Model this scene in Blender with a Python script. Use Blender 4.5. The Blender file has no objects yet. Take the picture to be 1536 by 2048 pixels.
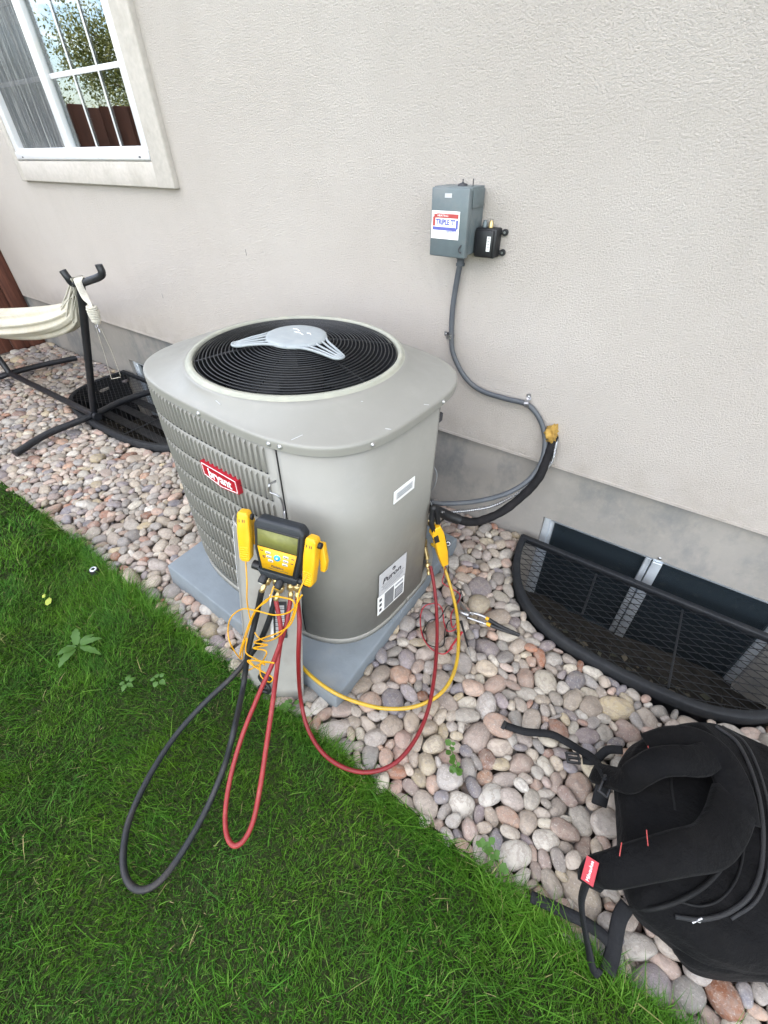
import bpy, bmesh, math, random
import numpy as np
from mathutils import Vector, Matrix, Euler
from mathutils import kdtree, noise
rad = math.radians
sc = bpy.context.scene
rng = np.random.default_rng(7)
random.seed(7)

# ------------------------------------------------------------------ camera
PITCH, YAW, ROLL, FOC, CAMH = 39.72, 36.72, -1.25, 893.0, 1.5
def _basis():
    p, y, r = rad(PITCH), rad(YAW), rad(ROLL)
    fw = np.array([-math.sin(y)*math.cos(p), math.cos(y)*math.cos(p), -math.sin(p)])
    rt = np.array([math.cos(y), math.sin(y), 0.0])
    up = np.cross(rt, fw)
    return rt*math.cos(r)+up*math.sin(r), -rt*math.sin(r)+up*math.cos(r), fw
CR, CU, CF = _basis()
CC = np.array([0, 0, CAMH])
cam = bpy.data.cameras.new('camera')
cam.sensor_fit = 'VERTICAL'; cam.sensor_height = 36.0
cam.lens = 36.0*FOC/2048.0
cam.clip_start = 0.02; cam.clip_end = 2000
camo = bpy.data.objects.new('camera', cam); sc.collection.objects.link(camo)
camo.matrix_world = Matrix(((CR[0], CU[0], -CF[0], CC[0]), (CR[1], CU[1], -CF[1], CC[1]), (CR[2], CU[2], -CF[2], CC[2]), (0, 0, 0, 1)))
sc.camera = camo

# surveyed points: where the line of sight of a measured point meets a real plane
def _ray(px, py): return CF*FOC+CR*(px-768)-CU*(py-1024)
def gz(px, py, z=0.0):
    d = _ray(px, py); return Vector(CC+d*(z-CC[2])/d[2])
def gy(px, py, y):
    d = _ray(px, py); return Vector(CC+d*y/d[1])
def gx(px, py, x):
    d = _ray(px, py); return Vector(CC+d*x/d[0])

# ------------------------------------------------------------------ light
SUN_EL, SUN_AZ = 48.0, -14.0     # the sun stands behind the house: this side is open shade
w = bpy.data.worlds.new('World'); sc.world = w; w.use_nodes = True
nt = w.node_tree; nt.nodes.clear()
out = nt.nodes.new('ShaderNodeOutputWorld'); bg = nt.nodes.new('ShaderNodeBackground')
sky = nt.nodes.new('ShaderNodeTexSky'); sky.sky_type = 'NISHITA'; sky.sun_disc = False
sky.sun_elevation = rad(SUN_EL); sky.sun_rotation = rad(SUN_AZ)
sky.air_density = 1.0; sky.dust_density = 2.2; sky.ozone_density = .6
tc = nt.nodes.new('ShaderNodeTexCoord'); mp = nt.nodes.new('ShaderNodeMapping'); mp.inputs['Scale'].default_value = (1.6, 1.6, 5.5)
nz = nt.nodes.new('ShaderNodeTexNoise'); nz.inputs['Scale'].default_value = 1.7; nz.inputs['Detail'].default_value = 7; nz.inputs['Roughness'].default_value = .55
cr = nt.nodes.new('ShaderNodeValToRGB'); cr.color_ramp.elements[0].position = .46; cr.color_ramp.elements[1].position = .65
mx = nt.nodes.new('ShaderNodeMix'); mx.data_type = 'RGBA'
mx.inputs[7].default_value = (12.0, 11.4, 10.4, 1)
L = nt.links.new
L(tc.outputs['Generated'], mp.inputs[0]); L(mp.outputs[0], nz.inputs[0]); L(nz.outputs[0], cr.inputs[0])
L(cr.outputs[0], mx.inputs[0]); L(sky.outputs[0], mx.inputs[6]); L(mx.outputs[2], bg.inputs[0]); L(bg.outputs[0], out.inputs[0])
bg.inputs[1].default_value = 0.145
sl = bpy.data.lights.new('sun', 'SUN'); sl.energy = 3.4; sl.angle = rad(.53); sl.color = (1, .95, .87)
so = bpy.data.objects.new('sun', sl); sc.collection.objects.link(so)
sd = Vector((math.sin(rad(SUN_AZ))*math.cos(rad(SUN_EL)), math.cos(rad(SUN_AZ))*math.cos(rad(SUN_EL)), math.sin(rad(SUN_EL))))
so.rotation_euler = sd.to_track_quat('Z', 'Y').to_euler(); so.location = (0, 20, 20)
sc.view_settings.view_transform = 'Standard'; sc.view_settings.look = 'None'
sc.view_settings.gamma = 1; sc.view_settings.use_curve_mapping = False
sc.view_settings.exposure = 2.5
sc.render.engine = 'CYCLES'
sc.cycles.max_bounces = 7; sc.cycles.transparent_max_bounces = 12

# ------------------------------------------------------------------ materials
class NT:
    def __init__(s, name):
        s.m = bpy.data.materials.new(name); s.m.use_nodes = True
        s.t = s.m.node_tree; s.b = s.t.nodes['Principled BSDF']; s.o = s.t.nodes['Material Output']
    def n(s, t, **k):
        x = s.t.nodes.new(t)
        for a, b in k.items():
            if a.startswith('i_'): x.inputs[a[2:]].default_value = b
            else: setattr(x, a, b)
        return x
    def l(s, a, b): s.t.links.new(a, b)
    def co(s, obj=True): return s.n('ShaderNodeTexCoord').outputs['Object' if obj else 'Generated']
    def pos(s): return s.n('ShaderNodeNewGeometry').outputs['Position']
    def noise(s, sca, det=4, rough=.55, vec=None, dim=None):
        x = s.n('ShaderNodeTexNoise'); x.inputs['Scale'].default_value = sca; x.inputs['Detail'].default_value = det; x.inputs['Roughness'].default_value = rough
        s.l(vec if vec is not None else s.co(), x.inputs['Vector']); return x.outputs['Fac']
    def ramp(s, fac, stops, mode='LINEAR'):
        r = s.n('ShaderNodeValToRGB'); e = r.color_ramp; e.interpolation = mode
        while len(e.elements) < len(stops): e.elements.new(.5)
        for el, (p, c) in zip(e.elements, stops):
            el.position = p; el.color = (c[0], c[1], c[2], 1) if not isinstance(c, (int, float)) else (c, c, c, 1)
        s.l(fac, r.inputs[0]); return r.outputs[0]
    def mix(s, f, a, b, blend='MIX'):
        x = s.n('ShaderNodeMix', data_type='RGBA', blend_type=blend)
        for i, v in ((0, f), (6, a), (7, b)):
            if hasattr(v, 'is_linked'): s.l(v, x.inputs[i])
            else: x.inputs[i].default_value = v if i == 0 else (v[0], v[1], v[2], 1)
        return x.outputs[2]
    def math(s, op, a, b=0.0, c=None):
        x = s.n('ShaderNodeMath', operation=op)
        for i, v in enumerate((a, b) if c is None else (a, b, c)):
            if hasattr(v, 'is_linked'): s.l(v, x.inputs[i])
            else: x.inputs[i].default_value = v
        return x.outputs[0]
    def bump(s, h, st=.3, d=.005):
        x = s.n('ShaderNodeBump'); x.inputs['Strength'].default_value = st; x.inputs['Distance'].default_value = d
        s.l(h, x.inputs['Height']); s.l(x.outputs[0], s.b.inputs['Normal'])
    def scalevec(s, v, sx, sy, sz):
        x = s.n('ShaderNodeMapping'); x.inputs['Scale'].default_value = (sx, sy, sz); s.l(v, x.inputs[0]); return x.outputs[0]
    def col(s, c):
        if hasattr(c, 'is_linked'): s.l(c, s.b.inputs['Base Color'])
        else: s.b.inputs['Base Color'].default_value = (c[0], c[1], c[2], 1)
    def done(s, rough=.6, metal=0, spec=.5):
        if hasattr(rough, 'is_linked'): s.l(rough, s.b.inputs['Roughness'])
        else: s.b.inputs['Roughness'].default_value = rough
        s.b.inputs['Metallic'].default_value = metal
        s.b.inputs['Specular IOR Level'].default_value = spec
        return s.m

def simple(name, c, rough=.6, metal=0, var=.12, sca=30, bump=0, spec=.5, dirt=None, dsca=6):
    q = NT(name)
    f = q.noise(sca, 5, .6, q.pos())
    a = tuple(v*(1-var) for v in c); b = tuple(min(1, v*(1+var)) for v in c)
    cc = q.ramp(f, [(.3, a), (.7, b)])
    if dirt:
        d = q.noise(dsca, 6, .65, q.pos()); cc = q.mix(q.ramp(d, [(.5, 0.0), (.72, .55)]), cc, dirt)
    q.col(cc)
    if bump: q.bump(q.noise(sca*6, 4, .6, q.pos()), bump, .002)
    return q.done(q.ramp(q.noise(sca*.7, 4, .6, q.pos()), [(.3, max(0, rough-.08)), (.7, min(1, rough+.08))]), metal, spec)

M = {}
# stucco: worm-like trowelled dash texture
q = NT('stucco'); P = q.pos()
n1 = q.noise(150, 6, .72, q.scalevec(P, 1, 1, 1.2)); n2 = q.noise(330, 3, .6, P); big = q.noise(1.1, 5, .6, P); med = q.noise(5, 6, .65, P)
base = q.ramp(big, [(.3, (.548, .497, .450)), (.7, (.588, .54, .493))])
base = q.mix(q.ramp(med, [(.45, 0.0), (.8, .25)]), base, (.49, .445, .395))
sp_ = q.n('ShaderNodeSeparateXYZ'); q.l(P, sp_.inputs[0]); near_base = q.ramp(sp_.outputs[2], [(.43, 1.0), (.62, 0.0)]); spl = q.ramp(q.noise(9, 7, .7, P), [(.42, 0.0), (.7, .55)])
base = q.mix(q.math('MULTIPLY', near_base, spl), base, (.40, .35, .295))
stk = q.noise(2.2, 6, .7, q.scalevec(P, 3, 1, .35)); base = q.mix(q.ramp(stk, [(.55, 0.0), (.85, .3)]), base, (.49, .452, .41))
pit_shade = q.ramp(n1, [(.30, 0.74), (.44, 1.0)])  # shade in the stucco pits, multiplied into the base colour
q.col(q.mix(1.0, base, pit_shade, 'MULTIPLY'))
h = q.math('ADD', q.ramp(n1, [(.36, 0.0), (.62, 1.0)]), q.math('MULTIPLY', n2, .45))
q.bump(h, .8, .0065); M['stucco'] = q.done(.93, 0, .15)
q = NT('concrete'); P = q.pos()
big = q.noise(1.6, 6, .65, P); fine = q.noise(60, 5, .6, P)
c = q.ramp(big, [(.3, (.20, .19, .172)), (.5, (.255, .24, .22)), (.7, (.29, .27, .245))])
c = q.mix(q.ramp(q.noise(2.6, 6, .7, q.scalevec(P, 1.3, 1, .8)), [(.48, 0.0), (.66, .75)]), c, (.13, .138, .145))
c = q.mix(q.ramp(q.noise(24, 6, .7, P), [(.5, 0.0), (.75, .35)]), c, (.33, .305, .265))
q.col(c); q.bump(fine, .4, .003); M['concrete'] = q.done(.9, 0, .2)
M['trim'] = simple('trim_stucco', (.45, .415, .375), .9, 0, .08, 40, .9, .2, (.33, .30, .26), 7)
M['vinyl'] = simple('vinyl_white', (.57, .57, .575), .35, 0, .03, 12, 0, .5, (.6, .57, .5), 9)
M['alu'] = simple('aluminium', (.62, .66, .70), .38, .6, .08, 30)
M['soil'] = simple('soil', (.075, .06, .048), 1, 0, .45, 40, 1, .1)
M['padc'] = simple('pad_polymer', (.155, .178, .195), .75, 0, .10, 10, .5, .4, (.215, .21, .19), 4)
q = NT('ac_paint'); P = q.pos()
c = q.ramp(q.noise(3, 5, .6, P), [(.3, (.208, .202, .180)), (.7, (.235, .228, .204))])
c = q.mix(q.ramp(q.noise(11, 7, .72, P), [(.52, 0.0), (.78, .4)]), c, (.275, .265, .24))
c = q.mix(q.ramp(q.noise(160, 3, .6, P), [(.70, 0.0), (.76, .5)]), c, (.33, .32, .30))
q.col(c); q.bump(q.noise(900, 2, .5, P), .08, .0006)
M['paint'] = q.done(q.ramp(q.noise(14, 5, .6, P), [(.3, .36), (.7, .52)]), 0, .5)
M['paint2'] = simple('ac_ring_plastic', (.30, .30, .25), .5, 0, .05, 20, .05, .4, (.4, .38, .3), 10)
M['wire'] = simple('guard_wire', (.009, .010, .012), .42, .0, .2, 60, 0, .5)
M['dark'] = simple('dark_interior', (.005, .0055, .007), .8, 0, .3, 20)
M['cap'] = simple('fan_cap_grey', (.27, .295, .305), .5, 0, .05, 30, .1, .4, (.33, .34, .34), 20)
M['red'] = simple('badge_red', (.34, .006, .018), .4, 0, .06, 50)
M['white'] = simple('white_print', (.78, .78, .76), .5, 0, .03, 50)
M['label'] = simple('label_paper', (.46, .46, .47), .5, 0, .05, 40, 0, .4, (.36, .34, .33), 20)
M['ink'] = simple('ink', (.03, .03, .035), .6, 0, .1, 50)
M['inkgrey'] = simple('ink_grey', (.16, .165, .17), .6, 0, .1, 50)
M['blueink'] = simple('ink_blue', (.09, .10, .34), .5, 0, .15, 80)
M['redink'] = simple('ink_red', (.36, .05, .045), .5, 0, .15, 80)
M['screw'] = simple('screw_zinc', (.55, .55, .55), .35, .8, .1, 90)
M['boxg'] = simple('enclosure_grey', (.105, .130, .138), .42, .1, .07, 25, .1, .5, (.17, .17, .165), 12)
M['black'] = simple('black_plastic', (.0055, .006, .0075), .5, 0, .2, 40, .1, .5, (.015, .015, .015), 30)
M['blackm'] = simple('black_tube_paint', (.008, .009, .012), .45, 0, .25, 25, .1, .5, (.022, .021, .02), 14)
M['conduit'] = simple('conduit_grey', (.068, .075, .085), .5, 0, .1, 25, .1, .4, (.11, .105, .10), 14)
M['insul'] = simple('foam_insulation', (.009, .0085, .0095), .8, 0, .3, 30, .8, .2, (.022, .018, .018), 12)
M['foam'] = simple('expanding_foam', (.36, .225, .055), .75, 0, .35, 35, 1.2, .2, (.22, .12, .03), 25)
M['yellow'] = simple('yellow_plastic', (.66, .35, .008), .42, 0, .06, 30, .05)
M['hosey'] = simple('yellow_hose', (.46, .285, .014), .42, 0, .07, 60, .15, .5, (.45, .30, .05), 30)
M['hoser'] = simple('red_hose', (.21, .016, .018), .48, 0, .1, 30, .3, .4, (.30, .06, .05), 20)
M['wirey'] = simple('yellow_lead', (.62, .30, .006), .4, 0, .05, 40)
M['wirer'] = simple('red_lead', (.34, .014, .026), .4, 0, .05, 40)
M['brass'] = simple('brass', (.55, .42, .20), .35, .85, .15, 80)
M['steel'] = simple('steel', (.38, .38, .39), .3, .9, .12, 60)
M['lcd'] = simple('lcd_glass', (.15, .155, .040), .55, 0, .15, 60)
M['btn'] = simple('button_grey', (.50, .50, .44), .45, 0, .04, 30)
M['btnb'] = simple('button_blue', (.02, .32, .60), .3, 0, .1, 40)
M['cloth'] = simple('hammock_cotton', (.50, .465, .385), .95, 0, .08, 40, .5, .1, (.46, .38, .24), 6)
M['rope'] = simple('cotton_rope', (.52, .49, .42), .95, 0, .12, 90, .8, .1)
M['webbing'] = simple('nylon_webbing', (.0045, .005, .0065), .72, 0, .25, 160, .5, .3)
q = NT('backpack_fabric'); P = q.pos()
c = q.ramp(q.noise(9, 5, .6, P), [(.3, (.0016, .0016, .0020)), (.7, (.0042, .0041, .0046))])
c = q.mix(q.ramp(q.noise(5, 6, .7, P), [(.5, 0.0), (.8, .5)]), c, (.010, .0092, .0088))
q.col(c)
q.bump(q.math('ADD', q.math('MULTIPLY', q.noise(11, 6, .65, P), 14.0), q.noise(500, 2, .5, P)), .8, .0015); q.b.inputs['Sheen Weight'].default_value = .03; q.b.inputs['Sheen Roughness'].default_value = .4; M['bag'] = q.done(.75, 0, .1)
q = NT('wood_fence'); P = q.pos(); gv = q.scalevec(P, 14, 14, 1.2)
c = q.ramp(q.noise(3, 7, .65, gv), [(.3, (.055, .022, .015)), (.55, (.11, .042, .027)), (.75, (.15, .062, .04))])
q.col(c); q.bump(q.noise(3, 6, .7, gv), .4, .004); M['wood'] = q.done(.8, 0, .25)
q = NT('bark'); P = q.pos(); q.col(q.ramp(q.noise(18, 5, .6, P), [(.3, (.05, .035, .025)), (.7, (.14, .10, .07))])); q.bump(q.noise(20, 5, .6, P), .8, .02); M['bark'] = q.done(.95)

q = NT('pebble_stone')
gi = q.n('ShaderNodeNewGeometry'); oi = q.n('ShaderNodeObjectInfo')
r0 = q.math('FRACT', q.math('ADD', gi.outputs['Random Per Island'], q.math('MULTIPLY', oi.outputs['Random'], 7.31)))
r1 = q.math('FRACT', q.math('MULTIPLY', r0, 37.7)); r2 = q.math('FRACT', q.math('MULTIPLY', r0, 91.3))
pal = [(.42, .37, .31), (.48, .41, .33), (.36, .335, .30), (.52, .475, .40), (.43, .33, .275), (.30, .28, .265), (.45, .385, .325), (.46, .39, .28),
       (.34, .195, .145), (.29, .25, .255), (.47, .40, .33), (.55, .51, .45), (.40, .30, .26), (.45, .385, .34), (.23, .215, .23), (.46, .32, .25), (.38, .345, .315), (.49, .42, .355)]
c0 = q.ramp(r0, [(i/len(pal), c) for i, c in enumerate(pal)], 'CONSTANT')
hs = q.n('ShaderNodeHueSaturation'); q.l(c0, hs.inputs['Color'])
q.l(q.math('MULTIPLY_ADD', r2, .46, .52), hs.inputs['Value']); q.l(q.math('MULTIPLY_ADD', r1, .45, .9), hs.inputs['Saturation'])
P = q.pos()
ofs = q.n('ShaderNodeVectorMath', operation='ADD'); cmb = q.n('ShaderNodeCombineXYZ')
q.l(q.math('MULTIPLY', r1, 50), cmb.inputs[0]); q.l(q.math('MULTIPLY', r2, 50), cmb.inputs[1]); q.l(P, ofs.inputs[0]); q.l(cmb.outputs[0], ofs.inputs[1]); V = ofs.outputs[0]
band = q.noise(24, 5, .6, q.scalevec(V, 1, 1, 3)); spk = q.noise(210, 3, .65, V); blotch = q.noise(46, 4, .6, V)
c = q.mix(q.ramp(blotch, [(.42, 0.0), (.72, .45)]), hs.outputs[0], (.40, .355, .30))
c = q.mix(q.ramp(band, [(.44, 0.0), (.52, .5), (.57, 0.0)]), c, (.20, .165, .145))
c = q.mix(q.ramp(spk, [(.58, 0.0), (.70, .5)]), c, (.55, .52, .47))
c = q.mix(q.ramp(q.noise(260, 3, .6, V), [(.62, 0.0), (.72, .5)]), c, (.13, .11, .10))
q.col(c); q.bump(q.math('ADD', spk, q.math('MULTIPLY', blotch, 1.5)), .7, .003)
M['pebble'] = q.done(.66, 0, .3)

q = NT('grass_blade')
gi = q.n('ShaderNodeNewGeometry'); rr = gi.outputs['Random Per Island']; P = gi.outputs['Position']
c = q.ramp(rr, [(0, (.015, .055, .004)), (.35, (.024, .087, .006)), (.62, (.037, .122, .009)), (.82, (.058, .155, .013)), (.978, (.11, .21, .035)), (.984, (.20, .18, .07)), (1, (.28, .23, .12))])
c = q.mix(q.ramp(q.noise(2.6, 4, .6, P), [(.40, 0.0), (.66, .55)]), c, (.066, .135, .006))
c = q.mix(q.ramp(q.noise(4.3, 4, .6, q.scalevec(P, 1, 1.3, 1)), [(.50, 0.0), (.70, .45)]), c, (.024, .092, .018))
q.col(c); q.b.inputs['Subsurface Weight'].default_value = 0
M['grass'] = q.done(.6, 0, .10)
# leaves let light through
def leafmat(name, stops, rough=.5, tr=.35):
    q = NT(name); gi = q.n('ShaderNodeNewGeometry'); c = q.ramp(gi.outputs['Random Per Island'], stops); q.col(c)
    t = q.n('ShaderNodeBsdfTranslucent'); q.l(c, t.inputs[0]); m = q.n('ShaderNodeMixShader'); m.inputs[0].default_value = tr
    q.done(rough); q.l(q.b.outputs[0], m.inputs[1]); q.l(t.outputs[0], m.inputs[2]); q.l(m.outputs[0], q.o.inputs[0]); return q.m
M['leaf'] = leafmat('tree_leaf', [(0, (.06, .075, .014)), (.5, (.12, .13, .03)), (1, (.18, .18, .05))])
M['weed'] = leafmat('weed_leaf', [(0, (.045, .125, .014)), (1, (.075, .17, .022))])
M['yleaf'] = leafmat('yellow_leaf', [(0, (.35, .42, .05)), (1, (.45, .50, .08))])
q = NT('lawn_ground'); P = q.pos()
c = q.ramp(q.noise(60, 5, .6, P), [(.3, (.014, .022, .008)), (.7, (.035, .05, .016))])
q.col(q.mix(q.ramp(q.noise(240, 3, .6, P), [(.55, 0.0), (.7, .6)]), c, (.10, .085, .045))); q.bump(q.noise(120, 4, .6, P), 1, .01); M['lawn'] = q.done(.95, 0, .1)
q = NT('far_lawn'); P = q.pos(); q.col(q.ramp(q.noise(30, 6, .7, P), [(.3, (.025, .06, .015)), (.7, (.05, .11, .025))])); M['farlawn'] = q.done(.9, 0, .2)
# glass
def glass(name, refl, tint, rough=0.0, streak=False):
    q = NT(name); g = q.n('ShaderNodeBsdfGlossy'); g.inputs['Roughness'].default_value = rough; g.inputs[0].default_value = (.97, .98, 1, 1)
    t = q.n('ShaderNodeBsdfTransparent'); t.inputs[0].default_value = (*tint, 1); m = q.n('ShaderNodeMixShader')
    m.inputs[0].default_value = refl; q.l(t.outputs[0], m.inputs[1]); q.l(g.outputs[0], m.inputs[2]); q.l(m.outputs[0], q.o.inputs[0]); return q.m
M['pane'] = glass('window_glass', .2, (.9, .95, .93))
M['bpane'] = glass('basement_glass', .16, (.5, .55, .55), .02)
def diffuse_tint(m, c, f):
    t = m.node_tree; o_ = t.nodes['Material Output']; s_ = o_.inputs[0].links[0].from_socket; d = t.nodes.new('ShaderNodeBsdfDiffuse'); d.inputs[0].default_value = (*c, 1)
    x = t.nodes.new('ShaderNodeMixShader'); x.inputs[0].default_value = f; t.links.new(s_, x.inputs[1]); t.links.new(d.outputs[0], x.inputs[2]); t.links.new(x.outputs[0], o_.inputs[0])
diffuse_tint(M['bpane'], (.034, .046, .056), .42)  # bluish reflection of the panes put in as a diffuse colour
q = NT('insect_screen'); P = q.pos()
d = q.n('ShaderNodeBsdfDiffuse'); d.inputs[0].default_value = (.16, .165, .17, 1); t = q.n('ShaderNodeBsdfTransparent'); m = q.n('ShaderNodeMixShader')
st = q.noise(6, 7, .75, q.scalevec(P, 12, 12, .55))
q.l(q.ramp(st, [(.35, .42), (.62, .58), (.75, .80)]), m.inputs[0]); q.l(q.ramp(st, [(.45, (.10, .105, .11)), (.75, (.42, .42, .40))]), d.inputs[0])
q.l(t.outputs[0], m.inputs[1]); q.l(d.outputs[0], m.inputs[2]); q.l(m.outputs[0], q.o.inputs[0]); M['screen'] = q.m

# ------------------------------------------------------------------ mesh helpers
COL = sc.collection
class MB:
    def __init__(s): s.v = []; s.f = []; s.sm = []; s.mi = []
    def add(s, v, f, smooth=False, mi=0):
        o = len(s.v); s.v += [tuple(x) for x in v]; s.f += [tuple(i+o for i in g) for g in f]; s.sm += [smooth]*len(f); s.mi += [mi]*len(f); return s
    def tf(s, M4):
        s.v = [tuple(M4 @ Vector(x)) for x in s.v]; return s
def mesh(name, mb, mats):
    me = bpy.data.meshes.new(name); me.from_pydata(mb.v, [], mb.f)
    me.polygons.foreach_set('use_smooth', mb.sm); me.polygons.foreach_set('material_index', mb.mi)
    for m in (mats if isinstance(mats, (list, tuple)) else [mats]): me.materials.append(m)
    me.update(); return me
def obj(name, mb, mats, parent=None, label=None, kind=None):
    me = mb if isinstance(mb, bpy.types.Mesh) else mesh(name, mb, mats)
    o = bpy.data.objects.new(name, me); COL.objects.link(o)
    if parent: o.parent = parent
    if label: o['label'] = label
    if kind: o['kind'] = kind
    return o
def tag(o, label, cat, group=None):
    o['label'] = label; o['category'] = cat
    if group: o['group'] = group
    return o
def thing(name, label, cat, loc=(0, 0, 0), rot=(0, 0, 0), group=None):
    o = bpy.data.objects.new(name, None); COL.objects.link(o); o.empty_display_size = .05
    o.location = loc; o.rotation_euler = rot; return tag(o, label, cat, group)
def local(o):
    return (Matrix.Translation(o.location) @ o.rotation_euler.to_matrix().to_4x4()).inverted()

def box(x0, x1, y0, y1, z0, z1, b=0.0, seg=2, smooth=False):
    mb = MB()
    if b <= 0:
        v = [(x, y, z) for z in (z0, z1) for y in (y0, y1) for x in (x0, x1)]
        return mb.add(v, [(0, 2, 3, 1), (4, 5, 7, 6), (0, 1, 5, 4), (2, 6, 7, 3), (0, 4, 6, 2), (1, 3, 7, 5)], smooth)
    bm = bmesh.new(); bmesh.ops.create_cube(bm, size=1)
    for p in bm.verts: p.co = Vector(((x0+x1)/2+p.co.x*(x1-x0), (y0+y1)/2+p.co.y*(y1-y0), (z0+z1)/2+p.co.z*(z1-z0)))
    bmesh.ops.bevel(bm, geom=bm.edges[:], offset=b, segments=seg, profile=.5, affect='EDGES')
    mb.add([p.co[:] for p in bm.verts], [[p.index for p in f.verts] for f in bm.faces], True); bm.free(); return mb
def merge(*mbs):
    o = MB()
    for m in mbs: o.add(m.v, m.f); o.sm[-len(m.f):] = m.sm; o.mi[-len(m.f):] = m.mi
    return o
def spline(pts, per=8, closed=False):
    P = [Vector(p) for p in pts]; n = len(P); o = []
    for i in range(n if closed else n-1):
        a = P[(i-1) % n] if closed or i > 0 else P[0]*2-P[1]; b = P[i]; c = P[(i+1) % n]
        d = P[(i+2) % n] if closed or i < n-2 else P[-1]*2-P[-2]
        for k in range(per):
            t = k/per; o.append(.5*((2*b)+(c-a)*t+(2*a-5*b+4*c-d)*t*t+(3*b-a-3*c+d)*t**3))
    if not closed: o.append(P[-1])
    return o
def tube(pts, r, sides=10, closed=False, cap=True, rfun=None, smooth=True):
    P = [Vector(p) for p in pts]; n = len(P); v = []; f = []
    def tan(i):
        if closed: return (P[(i+1) % n]-P[(i-1) % n]).normalized()
        return (P[min(i+1, n-1)]-P[max(i-1, 0)]).normalized()
    t0 = tan(0); nrm = t0.orthogonal().normalized()
    for i in range(n):
        t = tan(i); nrm = (nrm-t*nrm.dot(t)).normalized(); bi = t.cross(nrm)
        rr = rfun(i/(n-1)) if rfun else r
        for k in range(sides):
            a = 2*math.pi*k/sides; v.append(P[i]+(nrm*math.cos(a)+bi*math.sin(a))*rr)
    for i in range(n if closed else n-1):
        j = (i+1) % n
        for k in range(sides):
            l = (k+1) % sides; f.append((i*sides+k, i*sides+l, j*sides+l, j*sides+k))
    mb = MB().add(v, f, smooth)
    if cap and not closed:
        mb.add([v[k] for k in range(sides)], [tuple(reversed(range(sides)))]); mb.add(v[-sides:], [tuple(range(sides))])
    return mb
def ring(r, z, wr, seg=72, sides=6, c=(0, 0)):
    return tube([(c[0]+r*math.cos(2*math.pi*i/seg), c[1]+r*math.sin(2*math.pi*i/seg), z) for i in range(seg)], wr, sides, closed=True)
def lathe(prof, seg=32, c=(0, 0, 0), caps=True):
    v = []; f = []; n = len(prof)
    for (r, z) in prof:
        for k in range(seg):
            a = 2*math.pi*k/seg; v.append((c[0]+r*math.cos(a), c[1]+r*math.sin(a), c[2]+z))
    for i in range(n-1):
        for k in range(seg):
            l = (k+1) % seg; f.append((i*seg+k, i*seg+l, (i+1)*seg+l, (i+1)*seg+k))
    mb = MB().add(v, f, True)
    if caps: mb.add(v[:seg], [tuple(reversed(range(seg)))]); mb.add(v[-seg:], [tuple(range(seg))])
    return mb
def axis(mb, p, d):      # put a z-axis shape at p along d
    q_ = Vector((0, 0, 1)).rotation_difference(Vector(d).normalized()).to_matrix().to_4x4()
    return mb.tf(Matrix.Translation(Vector(p)) @ q_)
def ribbon(pts, w, th, ups, per=6, wf=None):
    P = spline(pts, per); Uu = spline(ups, per); n = len(P); v = []; f = []
    for i in range(n):
        t = (P[min(i+1, n-1)]-P[max(i-1, 0)]).normalized(); u = (Uu[i]-t*Uu[i].dot(t)).normalized(); s_ = t.cross(u)
        ww = w if wf is None else w*wf(i/(n-1))
        for a, b in ((-1, -.2), (-.86, .5), (0, .62), (.86, .5), (1, -.2), (.86, -.5), (-.86, -.5)):
            v.append(P[i]+s_*a*ww/2+u*b*th)
    k = 7
    for i in range(n-1):
        for j in range(k): f.append((i*k+j, (i+1)*k+j, (i+1)*k+(j+1) % k, i*k+(j+1) % k))
    f.append(tuple(range(k))); f.append(tuple(reversed(range((n-1)*k, n*k))))
    return MB().add(v, f, True)
def prism(poly, z0, z1):
    n = len(poly); v = [(x, y, z0) for x, y in poly]+[(x, y, z1) for x, y in poly]
    return MB().add(v, [tuple(reversed(range(n))), tuple(range(n, 2*n))]+[(i, (i+1) % n, n+(i+1) % n, n+i) for i in range(n)])
def text(name, s, size, mat, parent, M4, align='CENTER', bold=0.0, sx=1.0, ext=.0004, label=None):
    cu = bpy.data.curves.new(name, 'FONT'); cu.body = s; cu.size = size; cu.align_x = align; cu.align_y = 'CENTER'; cu.extrude = ext; cu.offset = bold; cu.resolution_u = 3
    t = bpy.data.objects.new('tmp_text', cu); COL.objects.link(t); bpy.context.view_layer.update()
    me = bpy.data.meshes.new_from_object(t.evaluated_get(bpy.context.evaluated_depsgraph_get())); bpy.data.objects.remove(t)
    me.transform(M4 @ Matrix.Diagonal((sx, 1, 1, 1))); me.materials.clear(); me.materials.append(mat); me.name = name
    o = bpy.data.objects.new(name, me); COL.objects.link(o); o.parent = parent
    if label: o['label'] = label
    return o
def frame(p, xd, yd):    # matrix with given x and y directions (text plane) at p
    x = Vector(xd).normalized(); z = x.cross(Vector(yd)).normalized(); y = z.cross(x)
    return Matrix(((x.x, y.x, z.x, p[0]), (x.y, y.y, z.y, p[1]), (x.z, y.z, z.z, p[2]), (0, 0, 0, 1)))
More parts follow.
